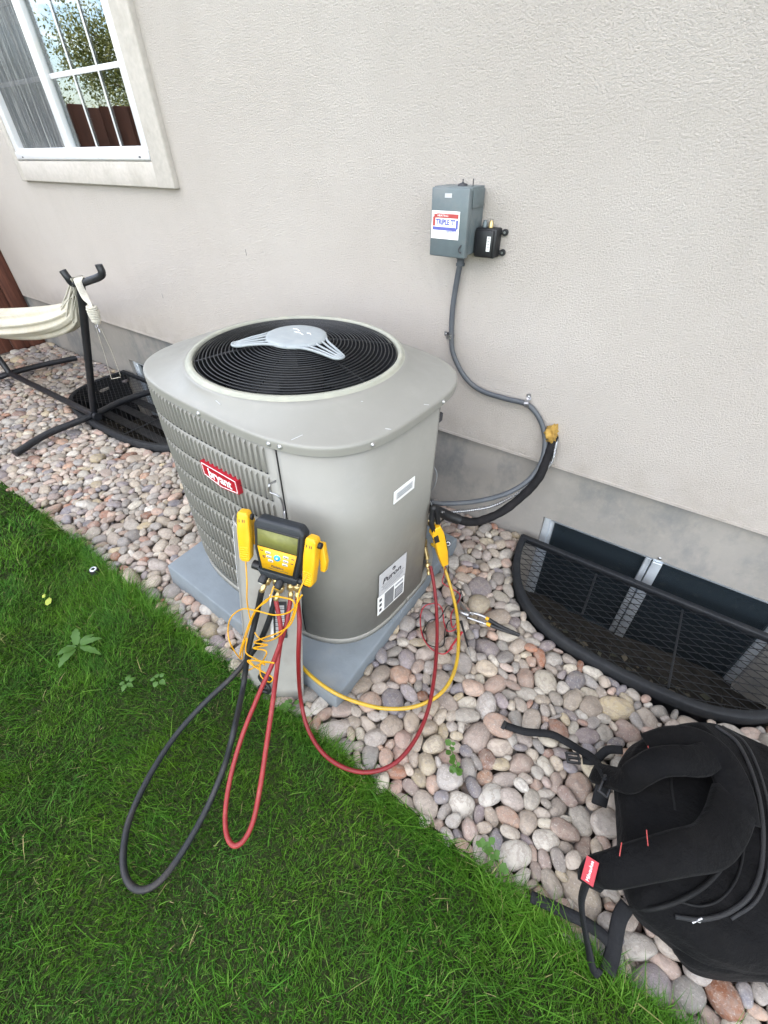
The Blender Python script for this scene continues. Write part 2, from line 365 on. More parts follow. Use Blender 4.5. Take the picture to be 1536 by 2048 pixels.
def bulk(name, verts, faces, mats, parent=None, kind='stuff', smooth=False, label=None):
    me = bpy.data.meshes.new(name); nv = len(verts); k = faces.shape[1]; nf = len(faces)
    me.vertices.add(nv); me.vertices.foreach_set('co', verts.astype(np.float32).ravel())
    me.loops.add(nf*k); me.loops.foreach_set('vertex_index', faces.astype(np.int32).ravel())
    me.polygons.add(nf); me.polygons.foreach_set('loop_start', np.arange(0, nf*k, k, dtype=np.int32)); me.polygons.foreach_set('loop_total', np.full(nf, k, dtype=np.int32))
    me.polygons.foreach_set('use_smooth', np.full(nf, smooth)); me.materials.append(mats); me.update(calc_edges=True); me.validate()
    o = bpy.data.objects.new(name, me); COL.objects.link(o); o.parent = parent
    if kind: o['kind'] = kind
    if label: o['label'] = label
    return o

# ================================================================== SETTING
YS, YF = 1.68, 1.70               # stucco face, foundation face
ZS = .435                         # bottom edge of the stucco
LAWN_Y = .395                     # where lawn meets stones
D1 = [(.58, 0), (.565, .10), (.53, .21), (.47, .32), (.38, .405), (.26, .462), (.13, .483), (0, .488)]
def dshape(cx_, back, pts, k=1.0, off=0.0):
    half = [(x, y) for x, y in pts]
    full = [(cx_-x*k, back-y) for x, y in half]+[(cx_+x*k, back-y) for x, y in reversed(half[:-1])]
    if off:
        full = [(cx_+(x-cx_)*(1-off/abs(pts[0][0]*k)), back-(back-y)*(1-off/pts[-1][1])) for x, y in full]
    return full
W1C, W1B = .17, 1.655
D2 = [(.78, 0), (.78, .18), (.765, .32), (.71, .44), (.60, .54), (.42, .60), (.2, .625), (0, .63)]
W2C, W2B = -3.21, 1.675
def smoothpoly(poly, per=4):
    return [(p.x, p.y) for p in spline([(x, y, 0) for x, y in poly], per)]
WELL1 = smoothpoly(dshape(W1C, W1B, D1)); WELL2 = smoothpoly(dshape(W2C, W2B, D2))
def front_y(poly, x):             # front edge of a well at x
    for (a, b), (c, d) in zip(poly[:-1], poly[1:]):
        if min(a, c) <= x <= max(a, c) and abs(c-a) > 1e-6: return b+(d-b)*(x-a)/(c-a)
    return None
PADC = [gz(334, 1131, .06), gz(671, 1399, .06), gz(915, 1075, .06)]
PADC.append(PADC[0]+PADC[2]-PADC[1])
# ground: one sheet to the horizon with the wells left open
mb = MB(); Z0 = -.058
FX = -5.47
xs = [-400, -60, -10, W2C-.78]+list(np.linspace(W2C-.775, W2C+.775, 50))+[W2C+.78, W1C-.58]+list(np.linspace(W1C-.575, W1C+.575, 50))+[W1C+.58, 8, 60, 400]
for a, b in zip(xs[:-1], xs[1:]):
    ya = yb = 1.72
    m_ = (a+b)/2
    for wp in (WELL1, WELL2):
        if front_y(wp, m_) is not None:
            ya = front_y(wp, max(a, wp[0][0]+1e-4)) or 1.6; yb = front_y(wp, min(b, wp[-1][0]-1e-4)) or 1.6
    mb.add([(a, LAWN_Y, Z0), (b, LAWN_Y, Z0), (b, yb, Z0), (a, ya, Z0)], [(0, 1, 2, 3)])
mb.add([(-400, 1.9, Z0), (400, 1.9, Z0), (400, 400, Z0), (-400, 400, Z0)], [(0, 1, 2, 3)])
mb.add([(-400, -1.2, -1.05), (400, -1.2, -1.05), (400, 400, -1.05), (-400, 400, -1.05)], [(0, 1, 2, 3)])  # unseen lower sheet, added to stop light leaking in from below
obj('ground', mb, M['soil'], kind='structure')
obj('lawn_soil', box(FX+.02, 8, -6, LAWN_Y, -.2, -.005), M['lawn'], kind='structure')
mb = MB().add([(-400, -400, -.06), (400, -400, -.06), (400, LAWN_Y-.01, -.06), (-400, LAWN_Y-.01, -.06)], [(0, 1, 2, 3)])
obj('far_lawn', mb, M['farlawn'], kind='structure')

# ------------------------------------------------------------------ house
house = thing('house', 'pale stucco house wall above a bare concrete foundation, with a white window and basement windows', 'house', (0, 1.7, 0))
HM = local(house)
def hp(name, mb, mat, parent=None, **k): return obj(name, mb.tf(HM), mat, parent or house, **k)
HX0, HX1, HT = -7.2, 7.0, 5.6
WX0, WX1, WZ0, WZ1 = -4.235, -2.665, 1.44, 2.86
def wall_with_hole(x0, x1, z0, z1, hs, y0, y1):
    m = MB(); hs = sorted(hs); cur = x0
    for (a, b, c, d) in hs:
        m = merge(m, box(cur, a, y0, y1, z0, z1)) if m.v else box(cur, a, y0, y1, z0, z1)
        if c > z0: m = merge(m, box(a, b, y0, y1, z0, c))
        if d < z1: m = merge(m, box(a, b, y0, y1, d, z1))
        cur = b
    return merge(m, box(cur, x1, y0, y1, z0, z1))
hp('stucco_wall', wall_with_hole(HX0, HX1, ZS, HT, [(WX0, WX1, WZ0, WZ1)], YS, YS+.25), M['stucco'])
BW1 = (-.345, .615, -.47, .147)
bx = gy(258, 722, YF).x; BW2 = (bx, bx+.96, -.47, .147)
hp('foundation', wall_with_hole(HX0+.02, HX1-.02, -1.0, ZS-.004, [(*BW1,), (*BW2,)], YF, YF+.23), M['concrete'])
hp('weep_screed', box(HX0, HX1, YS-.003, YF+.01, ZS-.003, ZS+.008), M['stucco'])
hp('unseen_rear_wall', merge(box(HX0, HX1, 9, 9.2, -.2, HT), box(HX0, HX0+.2, YS+.25, 9, -.2, HT), box(HX1-.2, HX1, YS+.25, 9, -.2, HT)), M['stucco'])  # unseen walls, added with the roof to block the sun
hp('sun_block_roof', MB().add([(HX0-.4, YS-.35, HT), (HX1+.4, YS-.35, HT), (HX1+.4, 9.6, HT), (HX0-.4, 9.6, HT), (HX0-.4, 5.4, HT+2), (HX1+.4, 5.4, HT+2)],
   [(0, 1, 5, 4), (2, 3, 4, 5), (0, 4, 3), (1, 2, 5), (0, 3, 2, 1)]), M['trim'])  # unseen roof slab added to keep the sun off this side
# window
def frame_rect(x0, x1, z0, z1, wdt, y0, y1, bot=None, b=.004):
    bt = bot or wdt
    return merge(box(x0, x0+wdt, y0, y1, z0, z1, b), box(x1-wdt, x1, y0, y1, z0, z1, b), box(x0+wdt-.002, x1-wdt+.002, y0+.001, y1, z0, z0+bt, b), box(x0+wdt-.002, x1-wdt+.002, y0+.001, y1, z1-wdt, z1, b))
win = hp('window', frame_rect(WX0, WX1, WZ0, WZ1, .062, 1.655, 1.75), M['vinyl'], label='white vinyl sliding window with white grids')
def wp(name, mb, mat, par=win, **k): return obj(name, mb.tf(HM), mat, par, **k)
wp('sill', box(WX0+.005, WX1-.005, 1.645, 1.665, WZ0+.004, WZ0+.045, .006), M['vinyl'])
for sx in (-4.13, -2.75): wp('weep_hole', box(sx-.008, sx+.008, 1.643, 1.647, WZ0+.014, WZ0+.021), M['ink'])
tw = M['trim']
hp('window_trim', merge(box(WX1+.001, WX1+.145, 1.648, YS+.02, WZ0-.112, WZ1+.12, .006), box(WX0-.075, WX0-.001, 1.648, YS+.02, WZ0-.112, WZ1+.12, .006),
   box(WX0-.074, WX1+.144, 1.649, YS+.02, WZ0-.111, WZ0-.001, .006), box(WX0-.074, WX1+.144, 1.649, YS+.02, WZ1+.001, WZ1+.12, .006)), tw)
for vx, vz in ((-4.06, 1.325), (-2.72, 1.44)): pass
BX0, BX1 = -3.562, -3.487
wp('meeting_rail', box(BX0, BX1, 1.668, 1.704, WZ0+.06, WZ1-.06, .005), M['vinyl'])
gb, gt = WZ0+.07, WZ1-.062
wp('pane', box(BX1-.002, WX1-.060, 1.696, 1.699, gb-.01, gt), M['pane'])
wp('pane', box(WX0+.060, BX0+.002, 1.704, 1.707, gb-.01, gt), M['pane'])
wp('insect_screen', box(WX0+.06, BX0+.002, 1.690, 1.6915, gb-.01, gt), M['screen'])
for x0, x1, yy in ((BX1, WX1-.062, 1.6905), (WX0+.062, BX0, 1.6985)):
    for k in (1, 2):
        xc = x0+(x1-x0)*k/3; wp('muntin', box(xc-.0065, xc+.0065, yy, yy+.004, gb-.01, gt, .0012), M['vinyl'])
    for k in range(4):
        zc = 1.803+.295*k; wp('muntin', box(x0, x1, yy+.0005, yy+.0045, zc-.011, zc+.011, .0012), M['vinyl'])
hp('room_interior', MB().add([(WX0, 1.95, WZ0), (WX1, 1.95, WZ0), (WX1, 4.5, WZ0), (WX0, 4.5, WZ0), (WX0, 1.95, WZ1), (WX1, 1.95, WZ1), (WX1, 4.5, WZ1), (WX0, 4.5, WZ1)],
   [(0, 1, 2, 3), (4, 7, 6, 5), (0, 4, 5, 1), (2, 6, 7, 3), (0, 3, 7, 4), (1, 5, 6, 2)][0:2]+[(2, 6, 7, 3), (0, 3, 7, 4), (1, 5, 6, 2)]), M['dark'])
# basement windows
def basement(B, mx, label):
    x0, x1, z0, z1 = B
    b = hp('basement_window', frame_rect(x0+.001, x1-.001, z0+.001, z1-.001, .030, 1.725, 1.79, .03, .003), M['alu'], label=label)
    bp = lambda n, m, mt: obj(n, m.tf(HM), mt, b)
    bp('mullion', merge(box(mx-.026, mx-.002, 1.728, 1.78, z0+.03, z1-.03, .003), box(mx+.002, mx+.040, 1.715, 1.775, z0+.03, z1-.03, .003)), M['alu'])
    bp('jamb', box(x0+.031, x0+.046, 1.735, 1.78, z0+.03, z1-.03, .003), M['alu'])
    bp('pane', box(x0+.046, mx-.026, 1.757, 1.760, z0+.03, z1-.03), M['bpane']); bp('pane', box(mx+.040, x1-.03, 1.747, 1.750, z0+.03, z1-.03), M['bpane'])
    e_ = -.003; bp('interior', MB().add([(x0-e_, 1.7905, z0-e_), (x1+e_, 1.7905, z0-e_), (x1+e_, 1.7905, z1+e_), (x0-e_, 1.7905, z1+e_), (x0-e_, 2.4, z0-e_), (x1+e_, 2.4, z0-e_), (x1+e_, 2.4, z1+e_), (x0-e_, 2.4, z1+e_)],
       [(4, 5, 6, 7), (0, 4, 7, 3), (1, 2, 6, 5), (0, 1, 5, 4), (3, 7, 6, 2)]), M['dark'])
basement(BW1, .125, 'aluminium sliding basement window behind the near window well')
basement(BW2, BW2[0]+.48, 'aluminium sliding basement window behind the far window well')
for sx_, sz_, s_ in ((.143, .16, .007),):
    hp('screw_head', axis(lathe([(.001, .004), (s_, .003), (s_, 0)], 10), (sx_, YF-.001, sz_), (0, -1, 0)), M['steel'])
# small chips in the render
for px, py in ((492, 505), (325, 592)):
    p = gy(px, py, YS); hp('stucco_chip', box(p.x-.002, p.x+.002, YS-.0015, YS+.001, p.z-.014, p.z+.014, .001), M['concrete'])

# ------------------------------------------------------------------ side fence of cedar planks
fence = thing('plank_fence', 'reddish brown wooden plank fence meeting the far end of the house wall', 'fence', (FX, 1.6, 0))
FM = local(fence); y = YS-.001; k = 0
plank_me = mesh('plank', box(-.009, .009, -.069, .069, 0, 1.0, .003, 1), M['wood'])
while y > -8.6:
    o = obj('plank', plank_me, None, fence); o.location = (.004+random.uniform(-.003, .003), y-.071-1.6, random.uniform(-.01, .01)); o.scale = (1, 1, 1.80+random.uniform(-.01, .01)); o.rotation_euler = (0, 0, random.uniform(-.01, .01))
    y -= .1425; k += 1
for zz in (.35, 1.0, 1.6): obj('rail', box(-.05, -.012, -8.6, YS-.03, zz-.045, zz+.045, .004).tf(FM @ Matrix.Translation((FX, 0, 0))), M['wood'], fence)
for py_ in (1.55, -.9, -3.3, -5.7, -8.1): obj('post', box(FX-.142, FX-.0505, py_-.045, py_+.045, -.3, 1.86, .004).tf(FM), M['wood'], fence)

# trees beyond the fence (they mirror in the window)
def tree(loc, h, spread, label, n, seed, ls):
    r = np.random.default_rng(seed)
    t = thing('garden_tree', label, 'tree', loc, group=None)
    m = tube(spline([(0, 0, 0), (.06, .03, h*.3), (-.03, .02, h*.6), (.02, 0, h*.92)], 5), .1, 8, rfun=lambda u: .11*(1-u)+.015)
    tips = []
    for i in range(16):
        a = r.uniform(0, 6.28); z = h*r.uniform(.22, .8); l = spread*r.uniform(.5, .95)*(1-abs(z/h-.5)*.6)
        p0 = Vector((0, 0, z)); p1 = Vector((math.cos(a)*l*.5, math.sin(a)*l*.5, z+l*.25)); p2 = Vector((math.cos(a)*l, math.sin(a)*l, z+l*.4))
        m = merge(m, tube(spline([p0, p1, p2], 4), .03, 5, rfun=lambda u: .035*(1-u)+.006)); tips += [p2, p1, (p1+p2)/2]
    tips += [Vector((0, 0, h*.85)), Vector((.1, .1, h*.95))]
    obj('trunk', m, M['bark'], t)
    tips = np.array([tuple(p) for p in tips]); c = tips[r.integers(0, len(tips), n)]+r.normal(size=(n, 3))*np.array([spread*.17, spread*.17, h*.065])
    d = r.normal(size=(n, 3)); d /= np.linalg.norm(d, axis=1)[:, None]; e = np.cross(d, r.normal(size=(n, 3))); e /= np.linalg.norm(e, axis=1)[:, None]
    s1 = ls*r.uniform(.7, 1.4, (n, 1)); v = np.stack([c-d*s1, c+e*s1*.45, c+d*s1, c-e*s1*.45], 1).reshape(-1, 3)
    bulk('crown', v, np.arange(n*4).reshape(-1, 4), M['leaf'], t, None)
tree((-12.2, -4.6, 0), 3.9, 1.7, 'green leafy tree beyond the fence mirrored in the right half of the window', 42000, 3, .03)
tree((-12.6, -2.1, 0), 2.75, .9, 'low green shrub tree beyond the fence mirrored beside the window meeting rail', 16000, 5, .026)

# ------------------------------------------------------------------ river stones
def ico(sub, seed):
    bm = bmesh.new(); bmesh.ops.create_icosphere(bm, subdivisions=sub, radius=1); r = random.Random(seed)
    ex = r.uniform(.78, 1.0); off = Vector((r.uniform(-9, 9), r.uniform(-9, 9), r.uniform(-9, 9)))
    cuts = [(Vector((r.gauss(0, 1), r.gauss(0, 1), r.gauss(0, .7))).normalized(), r.uniform(.72, .93)) for _ in range(3)]
    egg = r.uniform(-.16, .16)
    for v in bm.verts:
        p = v.co.copy(); p = Vector([math.copysign(abs(c)**ex, c) for c in p]); p.y *= 1+egg*p.x
        p *= 1+.13*noise.noise(p*.9+off)+.04*noise.noise(p*2.3+off)
        for n_, dd in cuts:
            k = p.dot(n_)-dd
            if k > 0: p -= n_*k*.8
        v.co = p
    bm.verts.index_update()
    V = np.array([v.co[:] for v in bm.verts]); F = np.array([[v.index for v in f.verts] for f in bm.faces]); bm.free()
    V = V/np.abs(V).max(0); return V, F
NV = 14
HI = [ico(3, s) for s in range(NV)]; LO = [ico(2, s) for s in range(NV)]
def in_poly(poly, x, y):
    c = False; n = len(poly); j = n-1
    for i in range(n):
        if (poly[i][1] > y) != (poly[j][1] > y) and x < (poly[j][0]-poly[i][0])*(y-poly[i][1])/(poly[j][1]-poly[i][1])+poly[i][0]: c = not c
        j = i
    return c
W1O = smoothpoly([(W1C+(x-W1C)*1.01, W1B-(W1B-y)*1.01) for x, y in dshape(W1C, W1B, D1)])
pc = sum(PADC, Vector())/4
PADP = [((p.x-pc.x)*.985+pc.x, (p.y-pc.y)*.985+pc.y) for p in PADC]
SX0, SX1, SY0, SY1 = FX+.02, 1.75, LAWN_Y-.015, YF-.005
def blocked(x, y):
    if x < SX0 or x > SX1 or y < SY0 or y > SY1: return True
    if y > 1.0 and (in_poly(W1O+[(W1O[-1][0], 1.8), (W1O[0][0], 1.8)], x, y) or in_poly(WELL2+[(WELL2[-1][0], 1.8), (WELL2[0][0], 1.8)], x, y)): return True
    return in_poly(PADP, x, y)
def scatter_stones(seed, rmean):
    r = random.Random(seed); cell = .05; grid = {}; S = []
    for t in range(46000):
        x = r.uniform(SX0+.01, SX1); y = r.uniform(SY0+.012, SY1-.01); q = max(.012, min(.046, rmean*math.exp(r.gauss(0, .42))))*(1 if t < 16000 else .72)
        if blocked(x, y): continue
        gx_, gy_ = int(x/cell+1000), int(y/cell+1000); ok = True
        for i in (-2, -1, 0, 1, 2):
            for j in (-2, -1, 0, 1, 2):
                for (a, b, rr) in grid.get((gx_+i, gy_+j), ()):
                    if (a-x)**2+(b-y)**2 < (.86*(rr+q))**2: ok = False; break
                if not ok: break
            if not ok: break
        if ok: S.append((x, y, q)); grid.setdefault((gx_, gy_), []).append((x, y, q))
    S = np.array(S)
    g = .0075; X, Y = np.meshgrid(np.arange(SX0, SX1, g), np.arange(SY0, SY1, g)); pts = np.stack([X.ravel(), Y.ravel()], 1)
    pts = np.array([p for p in pts if not blocked(*p)])
    own = None
    for it in range(2):
        kd = kdtree.KDTree(len(S))
        for i, s in enumerate(S): kd.insert((s[0], s[1], 0), i)
        kd.balance(); own = np.zeros(len(pts), int)
        for i, p in enumerate(pts):
            own[i] = min(kd.find_n((p[0], p[1], 0), 5), key=lambda h: h[2]-S[h[1], 2])[1]
        if it == 0:
            for d in (0, 1):
                sm = np.bincount(own, pts[:, d], len(S)); ct = np.maximum(np.bincount(own, minlength=len(S)), 1); m = np.where(np.bincount(own, minlength=len(S)) > 0, sm/ct, S[:, d]); S[:, d] = S[:, d]*.3+m*.7
    ct = np.bincount(own, minlength=len(S)).astype(float); ok = ct > 5; c1 = np.maximum(ct, 1)
    mx_ = np.bincount(own, pts[:, 0], len(S))/c1; my_ = np.bincount(own, pts[:, 1], len(S))/c1
    dx = pts[:, 0]-mx_[own]; dy = pts[:, 1]-my_[own]
    sxx = np.bincount(own, dx*dx, len(S))/c1; syy = np.bincount(own, dy*dy, len(S))/c1; sxy = np.bincount(own, dx*dy, len(S))/c1
    out = []
    for i in np.nonzero(ok)[0]:
        Wv, Ev = np.linalg.eigh(np.array([[sxx[i], sxy[i]], [sxy[i], syy[i]]])); b, a = 2*np.sqrt(np.maximum(Wv, 1e-6)); ang = math.atan2(Ev[1, 1], Ev[0, 1])
        out.append((mx_[i], my_[i], a, b, ang))
    return out
stones = scatter_stones(11, .0262)
bed = bpy.data.objects.new('stone_bed', None); COL.objects.link(bed); bed['kind'] = 'structure'
vis = []
recs = []
rs = random.Random(4)
for (x, y, a, b, ang) in stones:
    fl = rs.uniform(.52, .82); el = rs.uniform(.98, 1.2); a2 = a*rs.uniform(1.0, 1.06)*el; b2 = b*rs.uniform(1.0, 1.06)/el**.7; c = max(.011, b2*fl)
    z = -.012-c*.55+rs.gauss(.004, .006)
    rot = Euler((rs.gauss(0, .16), rs.gauss(0, .14), ang+rs.gauss(0, .05))).to_matrix()
    # how large it shows in the photograph
    d = np.array([x, y, 0])-CC; dep = d @ CF; u, v = 768+FOC*(d @ CR)/dep, 1024-FOC*(d @ CU)/dep
    size = a2*b2*(-d[2]/np.linalg.norm(d))/dep**2 if (-20 < u < 1556 and -20 < v < 2068) else 0
    if size and (in_poly([(295, 760), (470, 1180), (470, 1400), (610, 1400), (700, 1290), (850, 1170), (895, 800)], u, v) or in_poly([(1240, 1480), (1450, 1450), (1536, 1540), (1536, 1930), (1400, 1950), (1240, 1830)], u, v)): size *= .01
    recs.append([size, x, y, z, a2, b2, c, rot, rs.randrange(NV)])
recs.sort(key=lambda r: -r[0])
pm = []
for i in range(NV):
    me = bpy.data.meshes.new('pebble'); me.from_pydata(HI[i][0].tolist(), [], HI[i][1].tolist()); me.polygons.foreach_set('use_smooth', [True]*len(me.polygons)); me.materials.append(M['pebble']); pm.append(me)
for (s_, x, y, z, a, b, c, rot, k) in recs[:300]:
    o = bpy.data.objects.new('pebble', pm[k]); COL.objects.link(o); o.parent = bed; o.location = (x, y, z); o.rotation_euler = rot.to_euler(); o.scale = (a, b, c)
def pile(name, rr, lod):
    Vs, Fs, o = [], [], 0
    for (s_, x, y, z, a, b, c, rot, k) in rr:
        V, F = lod(x, y)[k]; Vs.append((V*np.array([a, b, c])) @ np.array(rot).T+np.array([x, y, z])); Fs.append(F+o); o += len(V)
    bulk(name, np.concatenate(Vs), np.concatenate(Fs), M['pebble'], bed, 'stuff', True)
near = lambda x, y: HI if (x*x+y*y < 9.5 and x < 1.2) else LO
pile('pebbles', recs[300:], near)
under = []
for (s_, x, y, z, a, b, c, rot, k) in recs:
    x2 = x+rs.uniform(-.03, .03); y2 = y+rs.uniform(-.03, .03)
    if not blocked(x2, y2) and y2 < YF-.03: under.append((0, x2, y2, -.060+rs.uniform(-.005, .008), a*.9, b*.9, c, rot, (k+5) % NV))
pile('lower_pebbles', under, lambda x, y: LO)

grit = []
for _ in range(5200):
    x = rs.uniform(-3.6, SX1); y = rs.uniform(SY0+.01, SY1-.01)
    if blocked(x, y): continue
    a = rs.uniform(.004, .0125); grit.append((0, x, y, -.030+rs.uniform(-.012, .006), a*rs.uniform(1, 1.6), a, a*.6, Euler((rs.gauss(0, .4), rs.gauss(0, .4), rs.uniform(0, 6))).to_matrix(), rs.randrange(NV)))
pile('grit', grit, lambda x, y: LO)
# ------------------------------------------------------------------ grass
def blades(n, x0, x1, y0, y1, hmean, wid, seed, lean=.55, keep=None):
    r = np.random.default_rng(seed); x = r.uniform(x0, x1, n); y = r.uniform(y0, y1, n)
    if keep is not None: m = keep(x, y); x, y = x[m], y[m]; n = len(x)
    fld = np.zeros(n); ang = np.zeros(n)
    for kx, ky, ph, am in ((3.1, 2.2, .3, 1.0), (7.3, -5.1, 1.7, .7), (-11, 13, 4.1, .5), (23, 17, 2.2, .35), (-31, 29, .9, .25)):
        fld += am*np.sin(kx*x+ky*y+ph); ang += am*np.sin(kx*.8*x-ky*1.1*y+ph*2.1)
    h = hmean*np.exp(r.normal(0, .32, n))*(1+.16*fld)
    az = ang*1.3+.6+r.normal(0, 1.15, n); ln = np.clip(np.abs(r.normal(lean, .35, n)), .05, 1.6)
    wd = wid*r.uniform(.6, 1.3, n); dx, dy = np.cos(az), np.sin(az); tw = az+math.pi/2+r.normal(0, .5, n); sx_, sy_ = np.cos(tw)*wd/2, np.sin(tw)*wd/2
    V = np.zeros((n, 7, 3))
    for i, (t, ws) in enumerate(((0, 1), (.4, .95), (.75, .65))):
        px = x+dx*h*ln*t**1.7; py = y+dy*h*ln*t**1.7; pz = h*(t-.28*ln*t*t)-.006
        V[:, 2*i] = np.stack([px-sx_*ws, py-sy_*ws, pz], 1); V[:, 2*i+1] = np.stack([px+sx_*ws, py+sy_*ws, pz], 1)
    V[:, 6] = np.stack([x+dx*h*ln*1.05, y+dy*h*ln*1.05, h*(1-.28*ln)-.006+0*x], 1)
    F = np.array([(0, 1, 3), (0, 3, 2), (2, 3, 5), (2, 5, 4), (4, 5, 6)]); o = (np.arange(n)*7)[:, None, None]
    return V.reshape(-1, 3), (F[None]+o).reshape(-1, 3)
def field(x, y, a): return a
parts = []
tri = lambda x, y: (y > -.62*(x+.75)-.75)
parts.append(blades(230000, -3.7, .95, -.75, LAWN_Y, .0205, .0018, 1, .7, lambda x, y: ((x+.5)**2+y**2 < 2.9) & (y > -.62-.0*x)))
parts.append(blades(52000, -4.6, -1.0, -.9, LAWN_Y, .034, .0036, 2, .8, lambda x, y: ((x+.5)**2+y**2 >= 2.7)))
parts.append(blades(9000, -2.6, .95, LAWN_Y-.055, LAWN_Y+.004, .034, .0022, 4, .95))
parts.append(blades(2200, -2.2, .9, -.7, LAWN_Y, .050, .0026, 6, 1.1))
Vs, Fs, o_ = [], [], 0
for V, F in parts: Vs.append(V); Fs.append(F+o_); o_ += len(V)
bulk('grass', np.concatenate(Vs), np.concatenate(Fs), M['grass'], None, 'stuff')
M['paint3'] = simple('panel_paint', (.285, .275, .25), .5, 0, .06, 14, .1, .45, (.22, .195, .17), 8)
M['inkgrey2'] = simple('panel_streak', (.225, .22, .21), .55, 0, .08, 20)
M['bark2'] = simple('rusty_bracket', (.10, .06, .035), .7, .3, .3, 60)
M['boot'] = simple('rubber_boot', (.0105, .0135, .018), .52, 0, .15, 60, .2, .5, (.02, .022, .026), 30)
M['hoser2'] = simple('dark_red_hose', (.17, .009, .012), .45, 0, .1, 30, .3, .4, (.13, .02, .02), 20)
M['hoseb'] = simple('black_hose', (.009, .0105, .013), .55, 0, .15, 30, .5, .4, (.05, .038, .03), 7)
M['zip'] = simple('zipper_tape', (.009, .009, .011), .4, 0, .5, 300, 1, .6)
M['bag2'] = simple('backpack_piping', (.0022, .0022, .0026), .7, 0, .2, 100, .4, .3)

# ================================================================== EQUIPMENT
# ------------------------------------------------------------------ condenser unit
UL = Vector((-1.109, .99, .08)); UR = (rad(-.36), rad(2.3), rad(-1.1))
UM = Matrix.Translation(UL) @ Euler(UR).to_matrix().to_4x4(); UI = UM.inverted()
def ul(px, py, ax, val):          # point of the unit's own frame on one of its planes
    o_ = UI @ Vector(CC); d = UI.to_3x3() @ Vector(_ray(px, py)); return o_+d*((val-o_[ax])/d[ax])
A_, B_, N_, HH = .488, .386, 3.4, .856
pr_ = [gz(334, 1131, .093), gz(671, 1399, .056), gz(915, 1075, .056)]; pr_.append(pr_[0]+pr_[2]-pr_[1])
pcn = sum(pr_, Vector())/4
pad = thing('equipment_pad', 'blue grey slab pad lying in the stones under the condenser unit', 'pad', (pcn.x, pcn.y, 0), UR)
PI_ = local(pad); lp = [PI_ @ p for p in pr_]
bm = bmesh.new(); zt = sum(p.z for p in lp)/4-.001
vb = [bm.verts.new((p.x*1.015, p.y*1.015, -.06)) for p in lp]; vt = [bm.verts.new((p.x, p.y, zt)) for p in lp]
bm.faces.new(vt); bm.faces.new(list(reversed(vb)))
for i in range(4): bm.faces.new((vb[i], vb[(i+1) % 4], vt[(i+1) % 4], vt[i]))
bmesh.ops.recalc_face_normals(bm, faces=bm.faces); bmesh.ops.bevel(bm, geom=bm.edges[:], offset=.007, segments=3, profile=.5, affect='EDGES')
m = MB().add([v.co[:] for v in bm.verts], [[v.index for v in f.verts] for f in (bm.verts.index_update(), bm.faces)[1]], True); bm.free()
obj('slab', m, M['padc'], pad)

unit = thing('condenser_unit', 'large beige grey outdoor air conditioner with a round black fan guard and red badge', 'air conditioner', UL, UR)
def se(t, a, b, n=N_):
    c, s = math.cos(t), math.sin(t); k = (abs(c)**n+abs(s)**n)**(-1/n); return Vector((a*c*k, b*s*k, 0))
def contour(t0, t1, n, off=0.0):  # points on the outline between two polar angles, offset outward
    o_ = []
    for i in range(n+1):
        t = t0+(t1-t0)*i/n; o_.append(se(t, A_-.007+off, B_-.007+off))
    return o_
def pang(x, y): # outline parameter for a point
    return math.atan2(y/(B_-.007), x/(A_-.007))
# lid
rows = [(1.0, .0, .836), (1.0, 0, .846), (1.0, 0, .850), (.9985, 0, .8535), (.995, 0, .856), (.990, 0, .8575)]
ringr = .347
v = []; f = []; NS = 144; R_ = []
def lidrow(k, u, z): return [(se(2*math.pi*i/NS, A_, B_)*k*(1-u)+Vector((ringr*math.cos(2*math.pi*i/NS), ringr*math.sin(2*math.pi*i/NS), 0))*u)+Vector((0, 0, z)) for i in range(NS)]
R_.append(lidrow(1.0, 0, .830))
for k, u, z in rows: R_.append(lidrow(k, u, z))
for u, z in ((.03, .8585), (.3, .8650), (.55, .8740), (.78, .8850), (.93, .8960), (1.0, .9030)): R_.append(lidrow(.985, u, z))
R_.append([Vector((p.x*.93, p.y*.93, .898)) for p in R_[-1]])
for r_ in R_: v += r_
for i in range(len(R_)-1):
    for k in range(NS): f.append((i*NS+k, i*NS+(k+1) % NS, (i+1)*NS+(k+1) % NS, (i+1)*NS+k))
lid = obj('lid', MB().add(v, f, True), M['paint'], unit)
for px, py in ((398, 832), (537, 889), (559, 891), (744, 889), (885, 801), (306, 776)):
    t = None; best = 9
    for i in range(720):
        tt = 2*math.pi*i/720; p = se(tt, A_, B_)+Vector((0, 0, .838)); wv = UM @ p; d = np.array(wv)-CC; dp = d @ CF; e_ = abs(768+FOC*(d @ CR)/dp-px)
        if e_ < 3 and d @ CF < 1.9 and (tt > 3.14 or tt < .5) and e_ < best and not (px > 600 and px < 800 and math.cos(tt) < .3): best = e_; t = tt
    if t is None: continue
    p = se(t, A_+.001, B_+.001); p.z = .8425; n_ = Vector((p.x/A_**2*abs(p.x/A_)**1.4, p.y/B_**2*abs(p.y/B_)**1.4, 0)).normalized()
    obj('screw', axis(merge(lathe([(.0068, 0), (.0068, .001), (.005, .0015)], 12), lathe([(.0040, .001), (.0040, .004), (.003, .0048)], 6)), p, n_), M['screw'], lid)
